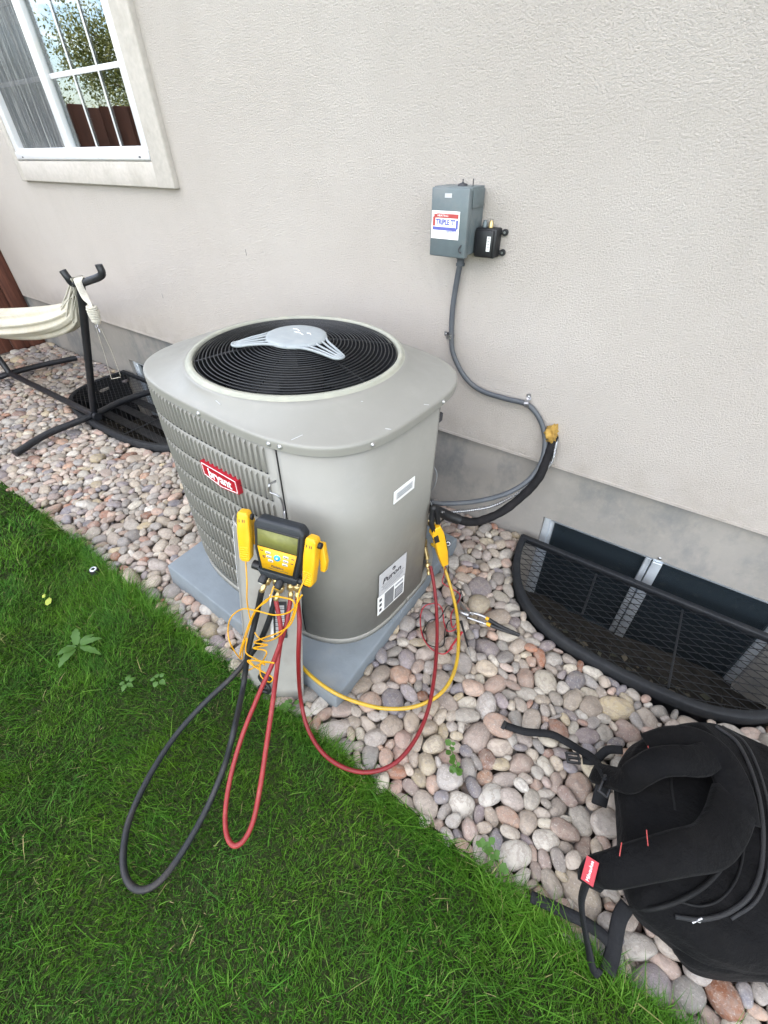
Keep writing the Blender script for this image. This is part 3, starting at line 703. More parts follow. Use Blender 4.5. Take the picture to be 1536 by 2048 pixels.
# cabinet panels
T_S = pang(.284, -.377); T_E = pang(.481, .108)
def strip(pts, z0, z1, thick=.004, nz=1):
    n = len(pts); v = []; f = []
    for p in pts: v += [(p.x, p.y, z0), (p.x, p.y, z1)]
    for p in pts: v += [(p.x*(1-thick/A_*1.1), p.y*(1-thick/B_*1.1), z0), (p.x*(1-thick/A_*1.1), p.y*(1-thick/B_*1.1), z1)]
    for i in range(n-1):
        a = 2*i; f.append((a, a+2, a+3, a+1)); b = 2*n+2*i; f.append((b, b+1, b+3, b+2)); f.append((a+1, a+3, b+3, b+1)); f.append((a, b, b+2, a+2))
    e = 2*(n-1); f.append((0, 1, 2*n+1, 2*n)); f.append((e, e+1+2*n-2*n, e, e)) if False else f.append((e, 2*n+e, 2*n+e+1, e+1))
    return MB().add(v, f, True)
lp_t0, lp_t1 = T_S-.006, -math.pi-.75
louv = obj('louver_panel', strip(contour(lp_t0, lp_t1, 90), .012, .842), M['paint'], unit)
cpn = obj('corner_panel', strip(contour(T_S+.006, T_E, 50, .001), .012, .842), M['paint'], unit)
obj('seam_channel', strip(contour(T_S-.02, T_S+.02, 4, -.006), .012, .84), M['dark'], unit)
obj('rear_panel', strip(contour(pang(.27, .377), math.pi-.7, 30), .012, .842), M['paint'], unit)
obj('base_pan', strip(contour(0, 2*math.pi, 140, .003), -.006, .022, .03), M['paint'], unit)
obj('service_bay', merge(box(.300, .310, .09, .35, .02, .82), box(.311, .470, .098, .108, .02, .82)), M['dark'], unit)
obj('bay_bracket', merge(box(.386, .452, .115, .119, .05, .80), box(.36, .41, .12, .20, .74, .745)), M['paint'], unit)
# pieces seen past the panel edge
obj('contactor', merge(box(.44, .462, .125, .165, .745, .775, .004), box(.435, .458, .12, .15, .69, .72, .003), box(.43, .455, .12, .15, .60, .63, .003)), M['ink'], unit)
obj('terminal_tag', merge(box(.44, .462, .122, .124, .655, .70), box(.43, .452, .122, .124, .50, .53)), M['white'], unit)
obj('internal_wire', merge(tube(spline([(.45, .13, .60), (.475, .14, .56), (.472, .14, .50), (.44, .14, .44)], 6), .0022, 6), tube(spline([(.44, .14, .45), (.47, .145, .40), (.46, .14, .33), (.43, .14, .30)], 6), .0022, 6)), M['inkgrey'], unit)
# louvers
pts = contour(lp_t0-.012, lp_t1, 900, .0005); acc = [0.0]
for a, b in zip(pts[:-1], pts[1:]): acc.append(acc[-1]+(b-a).length)
def along(s):
    i = np.searchsorted(acc, s)-1; i = max(0, min(len(pts)-2, i)); u = (s-acc[i])/(acc[i+1]-acc[i]); p = pts[i].lerp(pts[i+1], u); t = (pts[i+1]-pts[i]).normalized(); return p, t
LW, LH = .0178, .084
# local: x along the panel to the right, y outwards, z up
mbl = MB().add([(0, 0, 0), (LW, 0, .002), (LW, .0062, .006), (0, 0, LH), (LW, 0, LH), (LW, .0065, LH-.006), (LW*.6, .006, .0045), (LW*.6, .0052, LH-.005)],
    [(0, 1, 2, 6), (0, 6, 7, 3), (6, 2, 5, 7), (3, 7, 5, 4)], True, 0)
mbl.add([(LW, 0, .002), (LW, 0, LH), (LW, .0065, LH-.006), (LW, .0075, .006)], [(0, 1, 2, 3)], False, 0)
mbl.add([(LW*.45, .0010, -.0030), (LW+.0012, .0010, -.0030), (LW+.0012, .0010, .003), (LW, .0060, .0055), (LW*.6, .004, .004)], [(0, 1, 2, 3, 4)], False, 1)
lme = mesh('louver', mbl, [M['paint'], M['dark']])
NC, NR = 37, 8
for c in range(NC):
    p, t = along(.030+c*.0213+LW); xd = -t; nn = Vector((t.y, -t.x, 0))
    nn = nn if nn.dot(p) > 0 else -nn
    for r in range(NR):
        o = bpy.data.objects.new('louver', lme); COL.objects.link(o); o.parent = louv
        z = .7375-.0970*r
        o.matrix_local = Matrix(((xd.x, nn.x, 0, p.x), (xd.y, nn.y, 0, p.y), (0, 0, 1, z), (0, 0, 0, 1)))
# badge
bp_, bt_ = se(pang(.02, -.377), A_-.007, B_-.007), Vector((1, 0, 0))
bsc = [(-.086, .031), (.086, .031), (.086, -.020), (.0, -.036), (-.086, -.020)]
def front_plate(poly, y0, y1): return MB().add([(x, y0, z) for x, z in poly]+[(x, y1, z) for x, z in poly], [tuple(range(len(poly))), tuple(reversed(range(len(poly), 2*len(poly))))]+[(i, len(poly)+i, len(poly)+(i+1) % len(poly), (i+1) % len(poly)) for i in range(len(poly))])
T4 = Matrix.Translation((.021, bp_.y-.009, .634))
badge = obj('badge', front_plate(bsc, -.006, .012).tf(T4), M['red'], unit, label='red badge with white lettering')
ins = [(x*.93, z*.84) for x, z in bsc]
m = MB()
for i in range(5):
    a, b = ins[i], ins[(i+1) % 5]; m = merge(m, tube([(a[0], -.0063, a[1]), (b[0], -.0063, b[1])], .0012, 4)) if m.v else tube([(a[0], -.0063, a[1]), (b[0], -.0063, b[1])], .0012, 4)
obj('badge_border', m.tf(T4), M['white'], badge)
text('lettering', 'bryant', .045, M['white'], badge, T4 @ Matrix.Translation((0, -.0066, -.0005)) @ Matrix.Rotation(math.pi/2, 4, 'X'), bold=.0010, sx=.95)
# flat prints on the corner panel
def onpanel(y, z, lift=.002):
    t = pang(.481, y)
    for _ in range(8): t += (y-se(t, A_-.006, B_-.006).y)/(B_*1.2)
    p = se(t, A_-.006, B_-.006); q_ = se(t+.01, A_-.006, B_-.006); tx = (q_-p).normalized(); n_ = Vector((tx.y, -tx.x, 0)); return frame((p.x+n_.x*lift, p.y+n_.y*lift, z), tx, (0, 0, 1))
def patch(w, h, M4, th=.0006):  return box(-w/2, w/2, -h/2, h/2, -th, th).tf(M4)
ms = onpanel(-.070, .617)
stk = obj('slot_sticker', patch(.106, .046, ms, .0012), M['white'], unit, label='small white framed sticker')
obj('slot_window', merge(patch(.082, .025, ms @ Matrix.Translation((0, 0, .0012)))), M['label'], stk)
for k in range(3): obj('print_line', patch(.070, .0016, ms @ Matrix.Translation((0, .007-.007*k, .0022))), M['cap'], stk)
ml = onpanel(-.108, .262)
lb = obj('refrigerant_label', patch(.148, .112, ml), M['label'], unit, label='pale label with dark script lettering')
text('lettering', 'Puron', .036, M['ink'], lb, ml @ Matrix.Translation((-.004, .006, .001)) @ Matrix(((1, .22, 0, 0), (0, 1, 0, 0), (0, 0, 1, 0), (0, 0, 0, 1))), bold=.0006, sx=1.15)
obj('emblem', merge(ring(.0075, 0, .0011, 20, 4).tf(ml @ Matrix.Translation((.004, .033, .001))), tube([(-.004, 0, 0), (.004, .004, 0)], .0018, 5).tf(ml @ Matrix.Translation((.004, .033, .001)))), M['ink'], lb)
for k, wd in enumerate((.125, .11, .12, .085)): obj('print_line', patch(wd, .0014, ml @ Matrix.Translation((0, -.014-.009*k, .0009))), M['inkgrey'], lb)
m2 = onpanel(-.113, .152)
lb2 = obj('rating_label', patch(.150, .10, m2), M['white'], unit, label='white label with grey printed table blocks')
obj('print_block', merge(patch(.052, .088, m2 @ Matrix.Translation((-.012, 0, .0009))), patch(.048, .058, m2 @ Matrix.Translation((.044, -.013, .0009)))), M['inkgrey'], lb2)
for k in range(3): obj('print_mark', patch(.012, .014, m2 @ Matrix.Translation((-.060, .028-.028*k, .0009))), M['ink'], lb2)
for k in range(4): obj('print_line', patch(.038, .002, m2 @ Matrix.Translation((.044, .004-.010*k, .0016))), M['label'], lb2)
obj('print_line', patch(.044, .010, m2 @ Matrix.Translation((.044, .034, .0009))), M['cap'], lb2)
# fan guard
GR = .335
obj('guard_ring', lathe([(.3205, .880), (.3215, .907), (.324, .9125), (.334, .9125), (.3385, .909), (.3395, .9035), (.345, .9030)], 96, caps=False), M['paint2'], unit)
guard = bpy.data.objects.new('fan_guard', None); COL.objects.link(guard); guard.parent = unit
def gzz(r): return .945-.038*(r/.31)**1.8
nr = 20
for i in range(nr):
    r = .092+(.316-.092)*i/(nr-1); obj('wire_ring', ring(r, gzz(r), .0016 if i % 4 else .0020, 90, 6), M['wire'], guard)
for k in range(6):
    a = rad(-7+60*k); m = tube(spline([(math.cos(a)*r, math.sin(a)*r, gzz(r)-.005) for r in (.04, .12, .2, .27, .320)], 4), .0028, 6); obj('radial_rod', m, M['wire'], guard)
obj('shroud', lathe([(.3195, .895), (.3185, .80), (.322, .62)], 64, caps=False), M['dark'], unit)
obj('shroud_floor', lathe([(.001, .621), (.322, .620)], 40, caps=False), M['dark'], unit)
obj('motor', lathe([(.002, .83), (.06, .83), (.075, .82), (.075, .70), (.002, .70)], 28), M['dark'], unit)
for k in range(3):
    a0 = rad(120*k+20); v = []
    for i in range(7):
        for j in range(5):
            r = .075+.215*j/4; a = a0+rad(85)*(i/6)*(1-.15*j/4); v.append((math.cos(a)*r, math.sin(a)*r, .80-.055*(i/6)-.0*j))
    obj('fan_blade', MB().add(v, [(i*5+j, i*5+j+1, (i+1)*5+j+1, (i+1)*5+j) for i in range(6) for j in range(4)], True), M['wire'], unit)
# cap with three slotted arms
cz = .953
cap = obj('fan_cap', lathe([(.001, cz+.006), (.080, cz+.0055), (.094, cz+.003), (.097, cz-.004), (.094, cz-.006)], 48), M['cap'], unit)
def arm(a, L_=.205):
    R3 = Matrix.Rotation(a, 4, 'Z'); m = MB()
    def tb(ptsl, r): return tube(spline(ptsl, 6), r, 8)
    zt_ = cz-.012; e_ = L_
    out_ = [(.040, .083, cz), (.092, .046, cz-.002), (.14, .030, cz-.006), (e_-.02, .019, zt_), (e_-.004, .011, zt_), (e_, 0, zt_), (e_-.004, -.011, zt_), (e_-.02, -.019, zt_), (.14, -.030, cz-.006), (.092, -.046, cz-.002), (.040, -.083, cz)]
    m = tb(out_, .0042)
    for yy in (-.5, .0, .5): m = merge(m, tb([(.085, yy*.055, cz), (.14, yy*.032, cz-.006), (e_-.012, yy*.020, zt_)], .0034))
    tip = MB().add([(e_-.03, .014, zt_+.002), (e_-.008, .008, zt_+.002), (e_-.003, 0, zt_+.002), (e_-.008, -.008, zt_+.002), (e_-.03, -.014, zt_+.002)], [(4, 3, 2, 1, 0)], True)
    web = MB().add([(.028, .083, cz+.001), (.07, .060, cz+.001), (.092, .03, cz+.001), (.092, -.03, cz+.001), (.07, -.060, cz+.001), (.028, -.083, cz+.001)], [(5, 4, 3, 2, 1, 0)], True)
    return merge(m, tip).tf(R3)
for ag, ln in ((-5, .205), (231, .198)): obj('cap_arm', arm(rad(ag), ln), M['cap'], cap)
text('lettering', 'CAUTION', .020, M['white'], cap, Matrix.Translation((0, .022, cz+.0066)) @ Matrix.Rotation(rad(35), 4, 'Z'), sx=1.1) if False else None
for k, (x, y, l) in enumerate(((-.03, .03, .03), (.0, .012, .04), (.028, .028, .02))): obj('emboss_mark', tube([(x-l/2, y, cz+.0062), (x, y+.004, cz+.0066), (x+l/2, y-.002, cz+.0062)], .0012, 4), M['white'], cap)
for px, py, dx_, dy_ in ((600, 873, 16, -9), (440, 800, 6, 3), (775, 855, 8, 1), (852, 808, 6, 1)):
    p = ul(px, py, 2, .862); p2 = ul(px+dx_, py+dy_, 2, .862)
    for p_ in (p, p2): p_.z = .8625
    p.z = p2.z = .862+.006
for b_ in (): pass

# ------------------------------------------------------------------ electrical gear on the wall
ebx = thing('disconnect_box', 'grey metal electrical disconnect box with a white sticker high on the stucco wall', 'electrical box', (-.866, 1.68, 1.28))
EI = local(ebx); X0, X1, Z0_, Z1_ = -.936, -.797, 1.184, 1.381
obj('enclosure', box(X0+.006, X1-.004, 1.578, 1.678, Z0_+.006, Z1_-.010, .003).tf(EI), M['boxg'], ebx)
cv = obj('cover', merge(box(X0, X1, 1.558, 1.585, Z0_, Z1_, .004), box(X0-.001, X1+.001, 1.575, 1.66, Z1_-.012, Z1_+.002, .002), box(X1-.001, X1+.002, 1.585, 1.665, Z1_-.055, Z1_-.005, .001)).tf(EI), M['boxg'], ebx)
obj('hub_plug', lathe([(.016, 0), (.015, .006), (.006, .009), (.002, .011), (.002, .019)], 14, (X0+.085, 1.61, Z1_+.001)).tf(EI), M['ink'], ebx)
obj('lock_pin', tube([(X1-.012, 1.60, Z1_), (X1-.012, 1.60, Z1_+.022)], .0018, 6).tf(EI), M['ink'], ebx, kind=None)
Ef = lambda x, z, y=1.5570: EI @ frame((x, y, z), (1, 0, 0), (0, 0, 1))
obj('blank_label', patch(.026, .012, Ef(-.872, 1.360)), M['label'], cv)
sk = obj('sticker', patch(.106, .080, Ef(-.878, 1.278)), M['white'], cv, label='white contractor sticker with red and blue print')
Es = lambda x, z: Ef(-.878+x, 1.278+z, 1.5562) @ Matrix.Diagonal((1.45, 1.33, 1, 1))
obj('red_band', merge(patch(.056, .009, Es(.008, .0265)), patch(.006, .020, Es(-.043, .010) @ Matrix.Translation((0, 0, .00015))), patch(.010, .008, Es(-.036, .0255) @ Matrix.Translation((0, 0, .0003)))), M['redink'], sk)
obj('blue_band', merge(patch(.060, .007, Es(-.004, -.0100)), patch(.005, .019, Es(.045, .003) @ Matrix.Translation((0, 0, .00015))), patch(.010, .006, Es(.037, -.0115) @ Matrix.Translation((0, 0, .0003)))), M['blueink'], sk)
text('lettering', "TRIPLE 'T'", .0155, M['blueink'], sk, Es(.001, .0080), bold=.0006, sx=.78)
text('lettering', 'HEATING', .0062, M['white'], sk, Es(-.010, .0265) @ Matrix.Translation((0, 0, .0006)), sx=1.1)
text('lettering', 'SERVICE', .0055, M['blueink'], sk, Es(.020, -.0185), sx=1.0)
for k in range(2): obj('print_line', patch(.055, .0010, Es(0, -.0265-.005*k)), M['cap'], sk)
obj('latch_hasp', tube(spline([(X1-.014, 1.556, 1.225), (X1-.020, 1.553, 1.214), (X1-.018, 1.553, 1.205), (X1-.012, 1.556, 1.202)], 5), .0022, 6).tf(EI), M['ink'], cv)
sp = thing('surge_protector', 'small black module with a white label mounted beside the grey disconnect box', 'surge protector', (-.77, 1.68, 1.21))
SI = local(sp); a0, a1, c0_, c1_ = -.800, -.722, 1.180, 1.268
obj('housing', box(a0, a1, 1.632, 1.678, c0_, c1_, .005).tf(SI), M['black'], sp); obj('face_cover', box(a0+.004, a1-.008, 1.624, 1.634, c0_+.005, c1_-.005, .003).tf(SI), M['black'], sp)
for zz in (c0_+.014, c1_-.014):
    e = obj('mounting_ear', axis(lathe([(.0105, 0), (.0105, .007), (.009, .008)], 18), (a1+.012, 1.678, zz), (0, -1, 0)).tf(SI), M['black'], sp)
    obj('screw', axis(lathe([(.004, .008), (.0035, .010)], 10), (a1+.012, 1.678, zz), (0, -1, 0)).tf(SI), M['steel'], e)
    obj('ear_arm', box(a1-.004, a1+.010, 1.668, 1.678, zz-.006, zz+.006, .002).tf(SI), M['black'], sp)
obj('side_label', box(a1-.028, a1-.015, 1.6225, 1.6236, c0_+.022, c0_+.066).tf(SI), M['white'], sp)
for k in range(9): obj('print_line', box(a1-.026, a1-.017, 1.6220, 1.6224, c0_+.026+.0042*k, c0_+.0275+.0042*k).tf(SI), M['ink'], sp) if k % 2 == 0 else None
for k in range(2): obj('cable_gland', lathe([(.0085, 0), (.0085, .012), (.006, .016), (.006, .02)], 12, (a0+.022+.022*k, 1.655, c1_)).tf(SI), M['brass'] if k else M['boxg'], sp)

wy = 1.662
cpts = [gy(921, 524, wy), gy(914, 560, wy), gy(905, 620, wy), gy(903, 680, wy), gy(908, 712, wy), gy(930, 754, wy), gy(962, 781, wy), gy(1010, 797, wy), gy(1052, 808, wy), gy(1074, 829, wy), gy(1087, 858, wy-.004),
        gy(1090, 890, wy-.02), gy(1082, 925, wy-.05), gy(1055, 962, wy-.10), gy(1010, 988, wy-.17), gy(950, 1003, wy-.27), gy(890, 1007, wy-.37), gy(860, 1004, wy-.43)]
cd = thing('conduit', 'grey flexible conduit running down the stucco wall from the disconnect box to the condenser', 'conduit', cpts[0]); CI = local(cd)
obj('pipe', tube(spline(cpts, 8), .0105, 14).tf(CI), M['conduit'], cd)
obj('box_connector', lathe([(.016, -.012), (.016, -.004), (.0135, -.002), (.0135, .010), (.018, .012), (.018, .02)], 18, tuple(cpts[0])).tf(CI), M['conduit'], cd)
def strap(px, py, ang, r=.0125):
    p = gy(px, py, 1.66); R4 = Matrix.Translation(p) @ Matrix.Rotation(ang, 4, 'Y')
    # a one hole strap: arch over the pipe and a tab on the wall
    v = []; f = []
    prof = [(-.013, .018), (-.013, -.002)]+[(-math.cos(rad(a))*.0125, -.004-math.sin(rad(a))*.0115) for a in range(0, 181, 20)]+[(.0135, .018), (.034, .018)]
    for x, y_ in prof: v += [(x, y_, -.009), (x, y_, .009)]
    for i in range(len(prof)-1): f.append((2*i, 2*i+1, 2*i+3, 2*i+2))
    return MB().add(v, f, True), R4
for (px, py, ang, lab) in ((899, 672, 0, 'upper galvanised one hole strap clamping the grey conduit beside the unit lid'), (1055, 808, rad(75), 'lower galvanised one hole strap clamping the grey conduit at its bend')):
    m, R4 = strap(px, py, ang); s = thing('pipe_strap', lab, 'pipe strap', gy(px, py, 1.675), group='straps holding the conduit'); si = local(s)
    flip = Matrix.Diagonal((-1, 1, 1, 1)) if ang == 0 else Matrix.Rotation(math.pi, 4, 'Z') @ Matrix.Diagonal((1, -1, 1, 1))
    obj('band', m.tf(si @ R4 @ flip), M['steel'], s)
    obj('screw', axis(lathe([(.005, 0), (.0045, .003), (.002, .004)], 8), (0, 0, 0), (0, -1, 0)).tf(si @ R4 @ flip @ Matrix.Translation((.024, .017, 0))), M['screw'], s)
ins_p = [gy(1108, 873, 1.675), gy(1104, 888, 1.655), gy(1094, 915, 1.625), gy(1078, 955, 1.58), gy(1052, 985, 1.53), gy(1015, 1016, 1.46), gy(980, 1035, 1.40), gy(944, 1044, 1.34), gy(908, 1036, 1.29), gy(880, 1024, 1.24), gy(862, 1018, 1.18)]
il = thing('refrigerant_line', 'thick black foam insulated pipe sweeping from the yellow foam plug to the condenser', 'insulated pipe', ins_p[0]); II = local(il)
obj('insulation', tube(spline(ins_p, 10), .0165, 14, rfun=lambda u: .0180+.0007*math.sin(u*53)+.0005*math.sin(u*131)).tf(II), M['insul'], il)
obj('tape_wrap', tube(spline(ins_p, 10)[-24:-2], .019, 12, rfun=lambda u: .0212+.0012*math.sin(u*60)).tf(II), M['black'], il)
obj('copper_pipe', tube([ins_p[0]+Vector((-.012, .0, -.006)), ins_p[0]+Vector((-.020, -.035, -.012))], .006, 10).tf(II), M['brass'], il)
fp = [gy(1114, 878, 1.672), gy(1110, 900, 1.64), gy(1102, 926, 1.645), gy(1076, 955, 1.63), gy(1030, 990, 1.54), gy(985, 1012, 1.45), gy(945, 1020, 1.39), gy(905, 1024, 1.30), gy(880, 1024, 1.22)]
fm = spline(fp, 60); fx_ = thing('flexible_conduit', 'thin silver corrugated metal conduit running behind the black insulated pipe', 'conduit', fp[0])
def tube_r(pts, rs, sides):
    k = iter(rs); n = len(pts); return tube(pts, 0, sides, rfun=lambda u: rs[int(round(u*(n-1)))])
obj('armor', tube_r(fm, [.0068 if (i//3) % 2 else .0052 for i in range(len(fm))], 8).tf(local(fx_)), M['steel'], fx_)
fo = thing('foam_plug', 'lumpy yellow expanding foam sealing the pipe hole in the stucco wall', 'foam', gy(1106, 866, 1.68))
bm = bmesh.new(); bmesh.ops.create_icosphere(bm, subdivisions=4, radius=1)
for v_ in bm.verts:
    p = v_.co.copy(); k = 1+.55*noise.noise(p*1.6)+.30*noise.noise(p*4.5)+.08*noise.noise(p*11); v_.co = Vector((p.x*.027*k*(1-.3*p.z), p.y*.040*k-.004, p.z*.036*k+.004))
m = MB().add([v_.co[:] for v_ in bm.verts], [[v_.index for v_ in f_.verts] for f_ in bm.faces], True); bm.free(); obj('foam_blob', m, M['foam'], fo)

# ------------------------------------------------------------------ window wells and their covers
def well(poly, back, cx_, half, depth, name_l, cov_l, bars, pitch, zc=.022):
    wl = thing('window_well', name_l, 'window well', (cx_, back, -.3)); wi = local(wl)
    n = len(poly); v = []; f = []; zs = [.012]+[-.02-.03*i for i in range(18)]
    c = Vector((cx_, back))
    for j, z in enumerate(zs):
        k = .985-(.012 if j % 2 else 0)
        for (x, y) in poly: v.append((c.x+(x-c.x)*k, c.y+(y-c.y)*k, z))
    for j in range(len(zs)-1):
        for i in range(n-1): f.append((j*n+i, j*n+i+1, (j+1)*n+i+1, (j+1)*n+i))
    obj('liner', MB().add(v, f, True).tf(wi), M['black'], wl)
    rr = random.Random(int(cx_*100)); G = 26; v = []; f = []
    xs_ = np.linspace(cx_-half, cx_+half, G*2); ys_ = np.linspace(back-depth, YF+.03, G)
    for y in ys_:
        for x in xs_:
            q = (YF-y)/depth; v.append((x, y, -.385+.28*max(0, q-.20)**1.1+.05*noise.noise(Vector((x*5, y*5, 0)))+.02*noise.noise(Vector((x*16, y*16, 2)))))
    W_ = G*2
    for j in range(G-1):
        for i in range(W_-1):
            f.append((j*W_+i, j*W_+i+1, (j+1)*W_+i+1, (j+1)*W_+i))
    keep = []
    for g in f:
        x = sum(v[i][0] for i in g)/4; y = sum(v[i][1] for i in g)/4
        fy = front_y(poly, x)
        if fy is not None and y > fy+.006: keep.append(g)
    obj('dirt_floor', MB().add(v, keep, True).tf(wi), M['welldirt'], wl)
    # twigs and dead leaves
    tv = MB()
    for i in range(260):
        x = rr.uniform(cx_-half*.9, cx_+half*.9); y = rr.uniform(back-depth*.95, back-.1); fy = front_y(poly, x)
        if fy is None or y < fy+.03: continue
        q = (YF-y)/depth; z = -.365+.28*max(0, q-.20)**1.1+rr.uniform(0, .03); a = rr.uniform(0, 6.3); l = rr.uniform(.012, .05)
        p0 = Vector((x, y, z)); d = Vector((math.cos(a)*l, math.sin(a)*l, rr.uniform(-.01, .012)))
        if i % 3: tb = tube([p0, p0+d*.5+Vector((0, 0, .006)), p0+d], .0011, 3, cap=False)
        else:
            s_ = Vector((-d.y, d.x, .004))*.35; tb = MB().add([p0, p0+d*.5+s_, p0+d, p0+d*.5-s_], [(0, 1, 2, 3)])
        tv.add(tb.v, tb.f)
    obj('litter', tv.tf(wi), M['dleaf'], wl, kind='stuff')
    cv = thing('well_cover', cov_l, 'well cover', (cx_, back, .03)); ci = local(cv)
    # rim: rounded square profile swept round the edge
    fr = [Vector((x, y, zc)) for x, y in poly]; v = []; f = []
    n = len(fr)
    prof = [(-.002, -.03), (-.004, .012), (.001, .015), (.023, .016), (.027, .011), (.027, -.004), (.023, -.006)]
    for i, p in enumerate(fr):
        t = (fr[min(i+1, n-1)]-fr[max(i-1, 0)]).normalized(); nin = Vector((-t.y, t.x, 0))
        if nin.dot(Vector((c.x, c.y-.1, 0))-Vector((p.x, p.y, 0))) < 0: nin = -nin
        for a, b in prof: v.append((p.x+nin.x*a, p.y+nin.y*a, p.z+b))
    k = len(prof)
    for i in range(n-1):
        for j in range(k-1): f.append((i*k+j, i*k+j+1, (i+1)*k+j+1, (i+1)*k+j))
    obj('rim', MB().add(v, f, True).tf(ci), M['rubber'], cv)
    obj('back_bar', box(cx_-half+.001, cx_+half-.001, back-.020, back+.006, zc-.012, zc+.0175, .005).tf(ci), M['rubber'], cv)
    # expanded metal: two families of slanting strands
    g = MB(); sl = .42; ww = .0015
    def clip(p0, d):
        on = None; segs = []
        for i in range(0, 400):
            q = p0+d*(i*.004); fy = front_y(poly, q.x) if abs(q.x-cx_) < half*.995 else None
            inside = fy is not None and q.y > fy+.012 and q.y < back-.012
            if inside and on is None: on = q
            if not inside and on is not None: segs.append((on, q)); on = None
        return segs
    for fam in (1, -1):
        d = Vector((1, sl*fam, 0)).normalized(); s0 = -half*2
        y0 = back-depth-half*sl*2.2
        while y0 < back+half*sl*2.2:
            for a, b in clip(Vector((cx_-half*1.02, y0, zc+.012)), d):
                nseg = max(1, int((b-a).length/.12)); pts_ = [a.lerp(b, i/nseg) for i in range(nseg+1)]
                for p_ in pts_: p_.z -= .006*max(0, 1-abs(p_.x-cx_)/half)
                t_ = tube(pts_, ww, 4, cap=False, smooth=False); g.add(t_.v, t_.f)
            y0 += pitch
    obj('mesh_grate', g.tf(ci), M['wire'], cv, kind='stuff')
    for (xa, ya, xb, yb) in bars: obj('support_bar', tube([(xa, ya, zc+.004), (xb, yb, zc+.004)], .0042, 6).tf(ci), M['wire'], cv)
M['dleaf'] = leafmat('dead_litter', [(0, (.045, .034, .022)), (.6, (.085, .07, .045)), (1, (.03, .035, .02))], .8, .1)
M['welldirt'] = simple('well_dirt', (.028, .025, .021), 1, 0, .5, 40, 1, .1)
M['rubber'] = simple('rim_plastic', (.008, .0095, .012), .62, 0, .3, 60, .6, .4, (.025, .025, .025), 18)
b1 = [tuple(gz(1192, 1150, .02))[:2]+tuple(gz(1163, 1232, .02))[:2], tuple(gz(1364, 1222, .02))[:2]+tuple(gz(1335, 1378, .02))[:2]]
well(WELL1, W1B, W1C, .58, .488, 'black window well full of dirt and dead leaves below the near basement window', 'black rimmed half round mesh cover over the near window well by the backpack', b1, .035)
well(WELL2, W2B, W2C, .78, .63, 'dark window well behind the condenser at the far end of the wall', 'black rimmed mesh cover over the far window well under the hammock stand', [(W2C-.25, W2B, W2C-.25, W2B-.6), (W2C+.25, W2B, W2C+.25, W2B-.6)], .028)
obj('trough_panel', merge(*[box(W2C-.5, W2C+.4, W2B-.15-.13*i, W2B-.08-.13*i, -.12, -.115, .001) for i in range(4)]).tf(local(bpy.data.objects['window_well.001'])), M['black'], bpy.data.objects['window_well.001'])

# ------------------------------------------------------------------ hammock and stand
HS = Vector((-3.35, 1.107, 0)); hs = thing('hammock_stand', 'black steel tube hammock stand standing on the stones at the left', 'hammock stand', HS); hi_ = local(hs)
top = gy(161, 566, 1.107)
obj('post', tube(spline([(-3.352, 1.107, .045), (-3.30, 1.107, .14), (-2.98, 1.107, .60), (top.x, top.y, top.z)], 6), .021, 14).tf(hi_), M['blackm'], hs)
h1, h2 = gy(125, 541, 1.07), gy(197, 529, 1.16)
c_ = top+Vector((0, 0, 0)); dv = (h2-h1)
hk = [h1, h1+Vector((0, 0, -.035))+dv*.06, c_-dv*.22+Vector((0, 0, .005)), c_, c_+dv*.25+Vector((0, 0, .004)), h2+Vector((0, 0, -.045))-dv*.02, h2]
obj('hook', tube(spline(hk, 7), .0175, 12).tf(hi_), M['blackm'], hs)
def foot(x, y0, y1, zc): return tube(spline([(x+.10, y0, .03), (x+.02, y0+.25, zc), (x, (y0+y1)/2, zc+.005), (x-.0, y1-.25, zc), (x-.01, y1, .03)], 6), .022, 14)
obj('foot_bar', tube(spline([gz(30, 908, .03), gz(95, 868, .045), gz(188, 830, .05), gz(245, 802, .05), gz(312, 780, .04)], 6), .022, 14).tf(hi_), M['blackm'], hs)
obj('foot_bar', tube(spline([gz(-40, 768, .03), gz(20, 747, .05), gz(85, 730, .05), gz(153, 716, .035)], 6), .022, 14).tf(hi_), M['blackm'], hs)
obj('long_beam', tube([gz(16, 745, .062), gz(188, 830, .062)], .022, 14).tf(hi_), M['blackm'], hs)
obj('post', tube(spline([gz(20, 748, .06), gz(20, 748, .06)+Vector((-.06, 0, .12)), gz(20, 748, .06)+Vector((-.36, 0, .56)), gz(20, 748, .06)+Vector((-.62, 0, .93))], 5), .021, 12).tf(hi_), M['blackm'], hs)
obj('collar', tube([gz(180, 826, .056), gz(196, 834, .05)], .028, 14).tf(hi_), M['blackm'], hs)
# hammock cloth
ha = thing('hammock', 'cream cotton hammock hanging gathered from the black stand', 'hammock', (top.x-.3, 1.107, .8)); hA = local(ha)
P0 = gy(150, 585, 1.10); NSG, NRW = 64, 26; v = []; f = []
for j in range(NRW+1):
    u = j/NRW; x = P0.x-.02-u*2.0
    zt = .895-.36*u**.8; zb = .880-.52*u**.45
    ztop, zbot = zt, zb; w_ = .06+.24*min(1, u*1.5)**.8
    for i in range(NSG):
        a = 2*math.pi*i/NSG
        s = math.sin(a); c2 = math.cos(a); rip = 1+.09*math.sin(a*9+u*1.5)+.06*math.sin(a*15-u*2.3)+.02*math.sin(a*31)
        hgt = (ztop-zbot)/2; v.append((x, 1.107+c2*w_*.5*rip, (ztop+zbot)/2+s*hgt*rip*(1 if s < 0 else .85)))
for j in range(NRW):
    for i in range(NSG):
        a, b = i, (i+1) % NSG; f.append((j*NSG+a, j*NSG+b, (j+1)*NSG+b, (j+1)*NSG+a))
obj('fabric', MB().add(v, f, True).tf(hA), M['cloth'], ha)
cords = MB(); rr = random.Random(5)
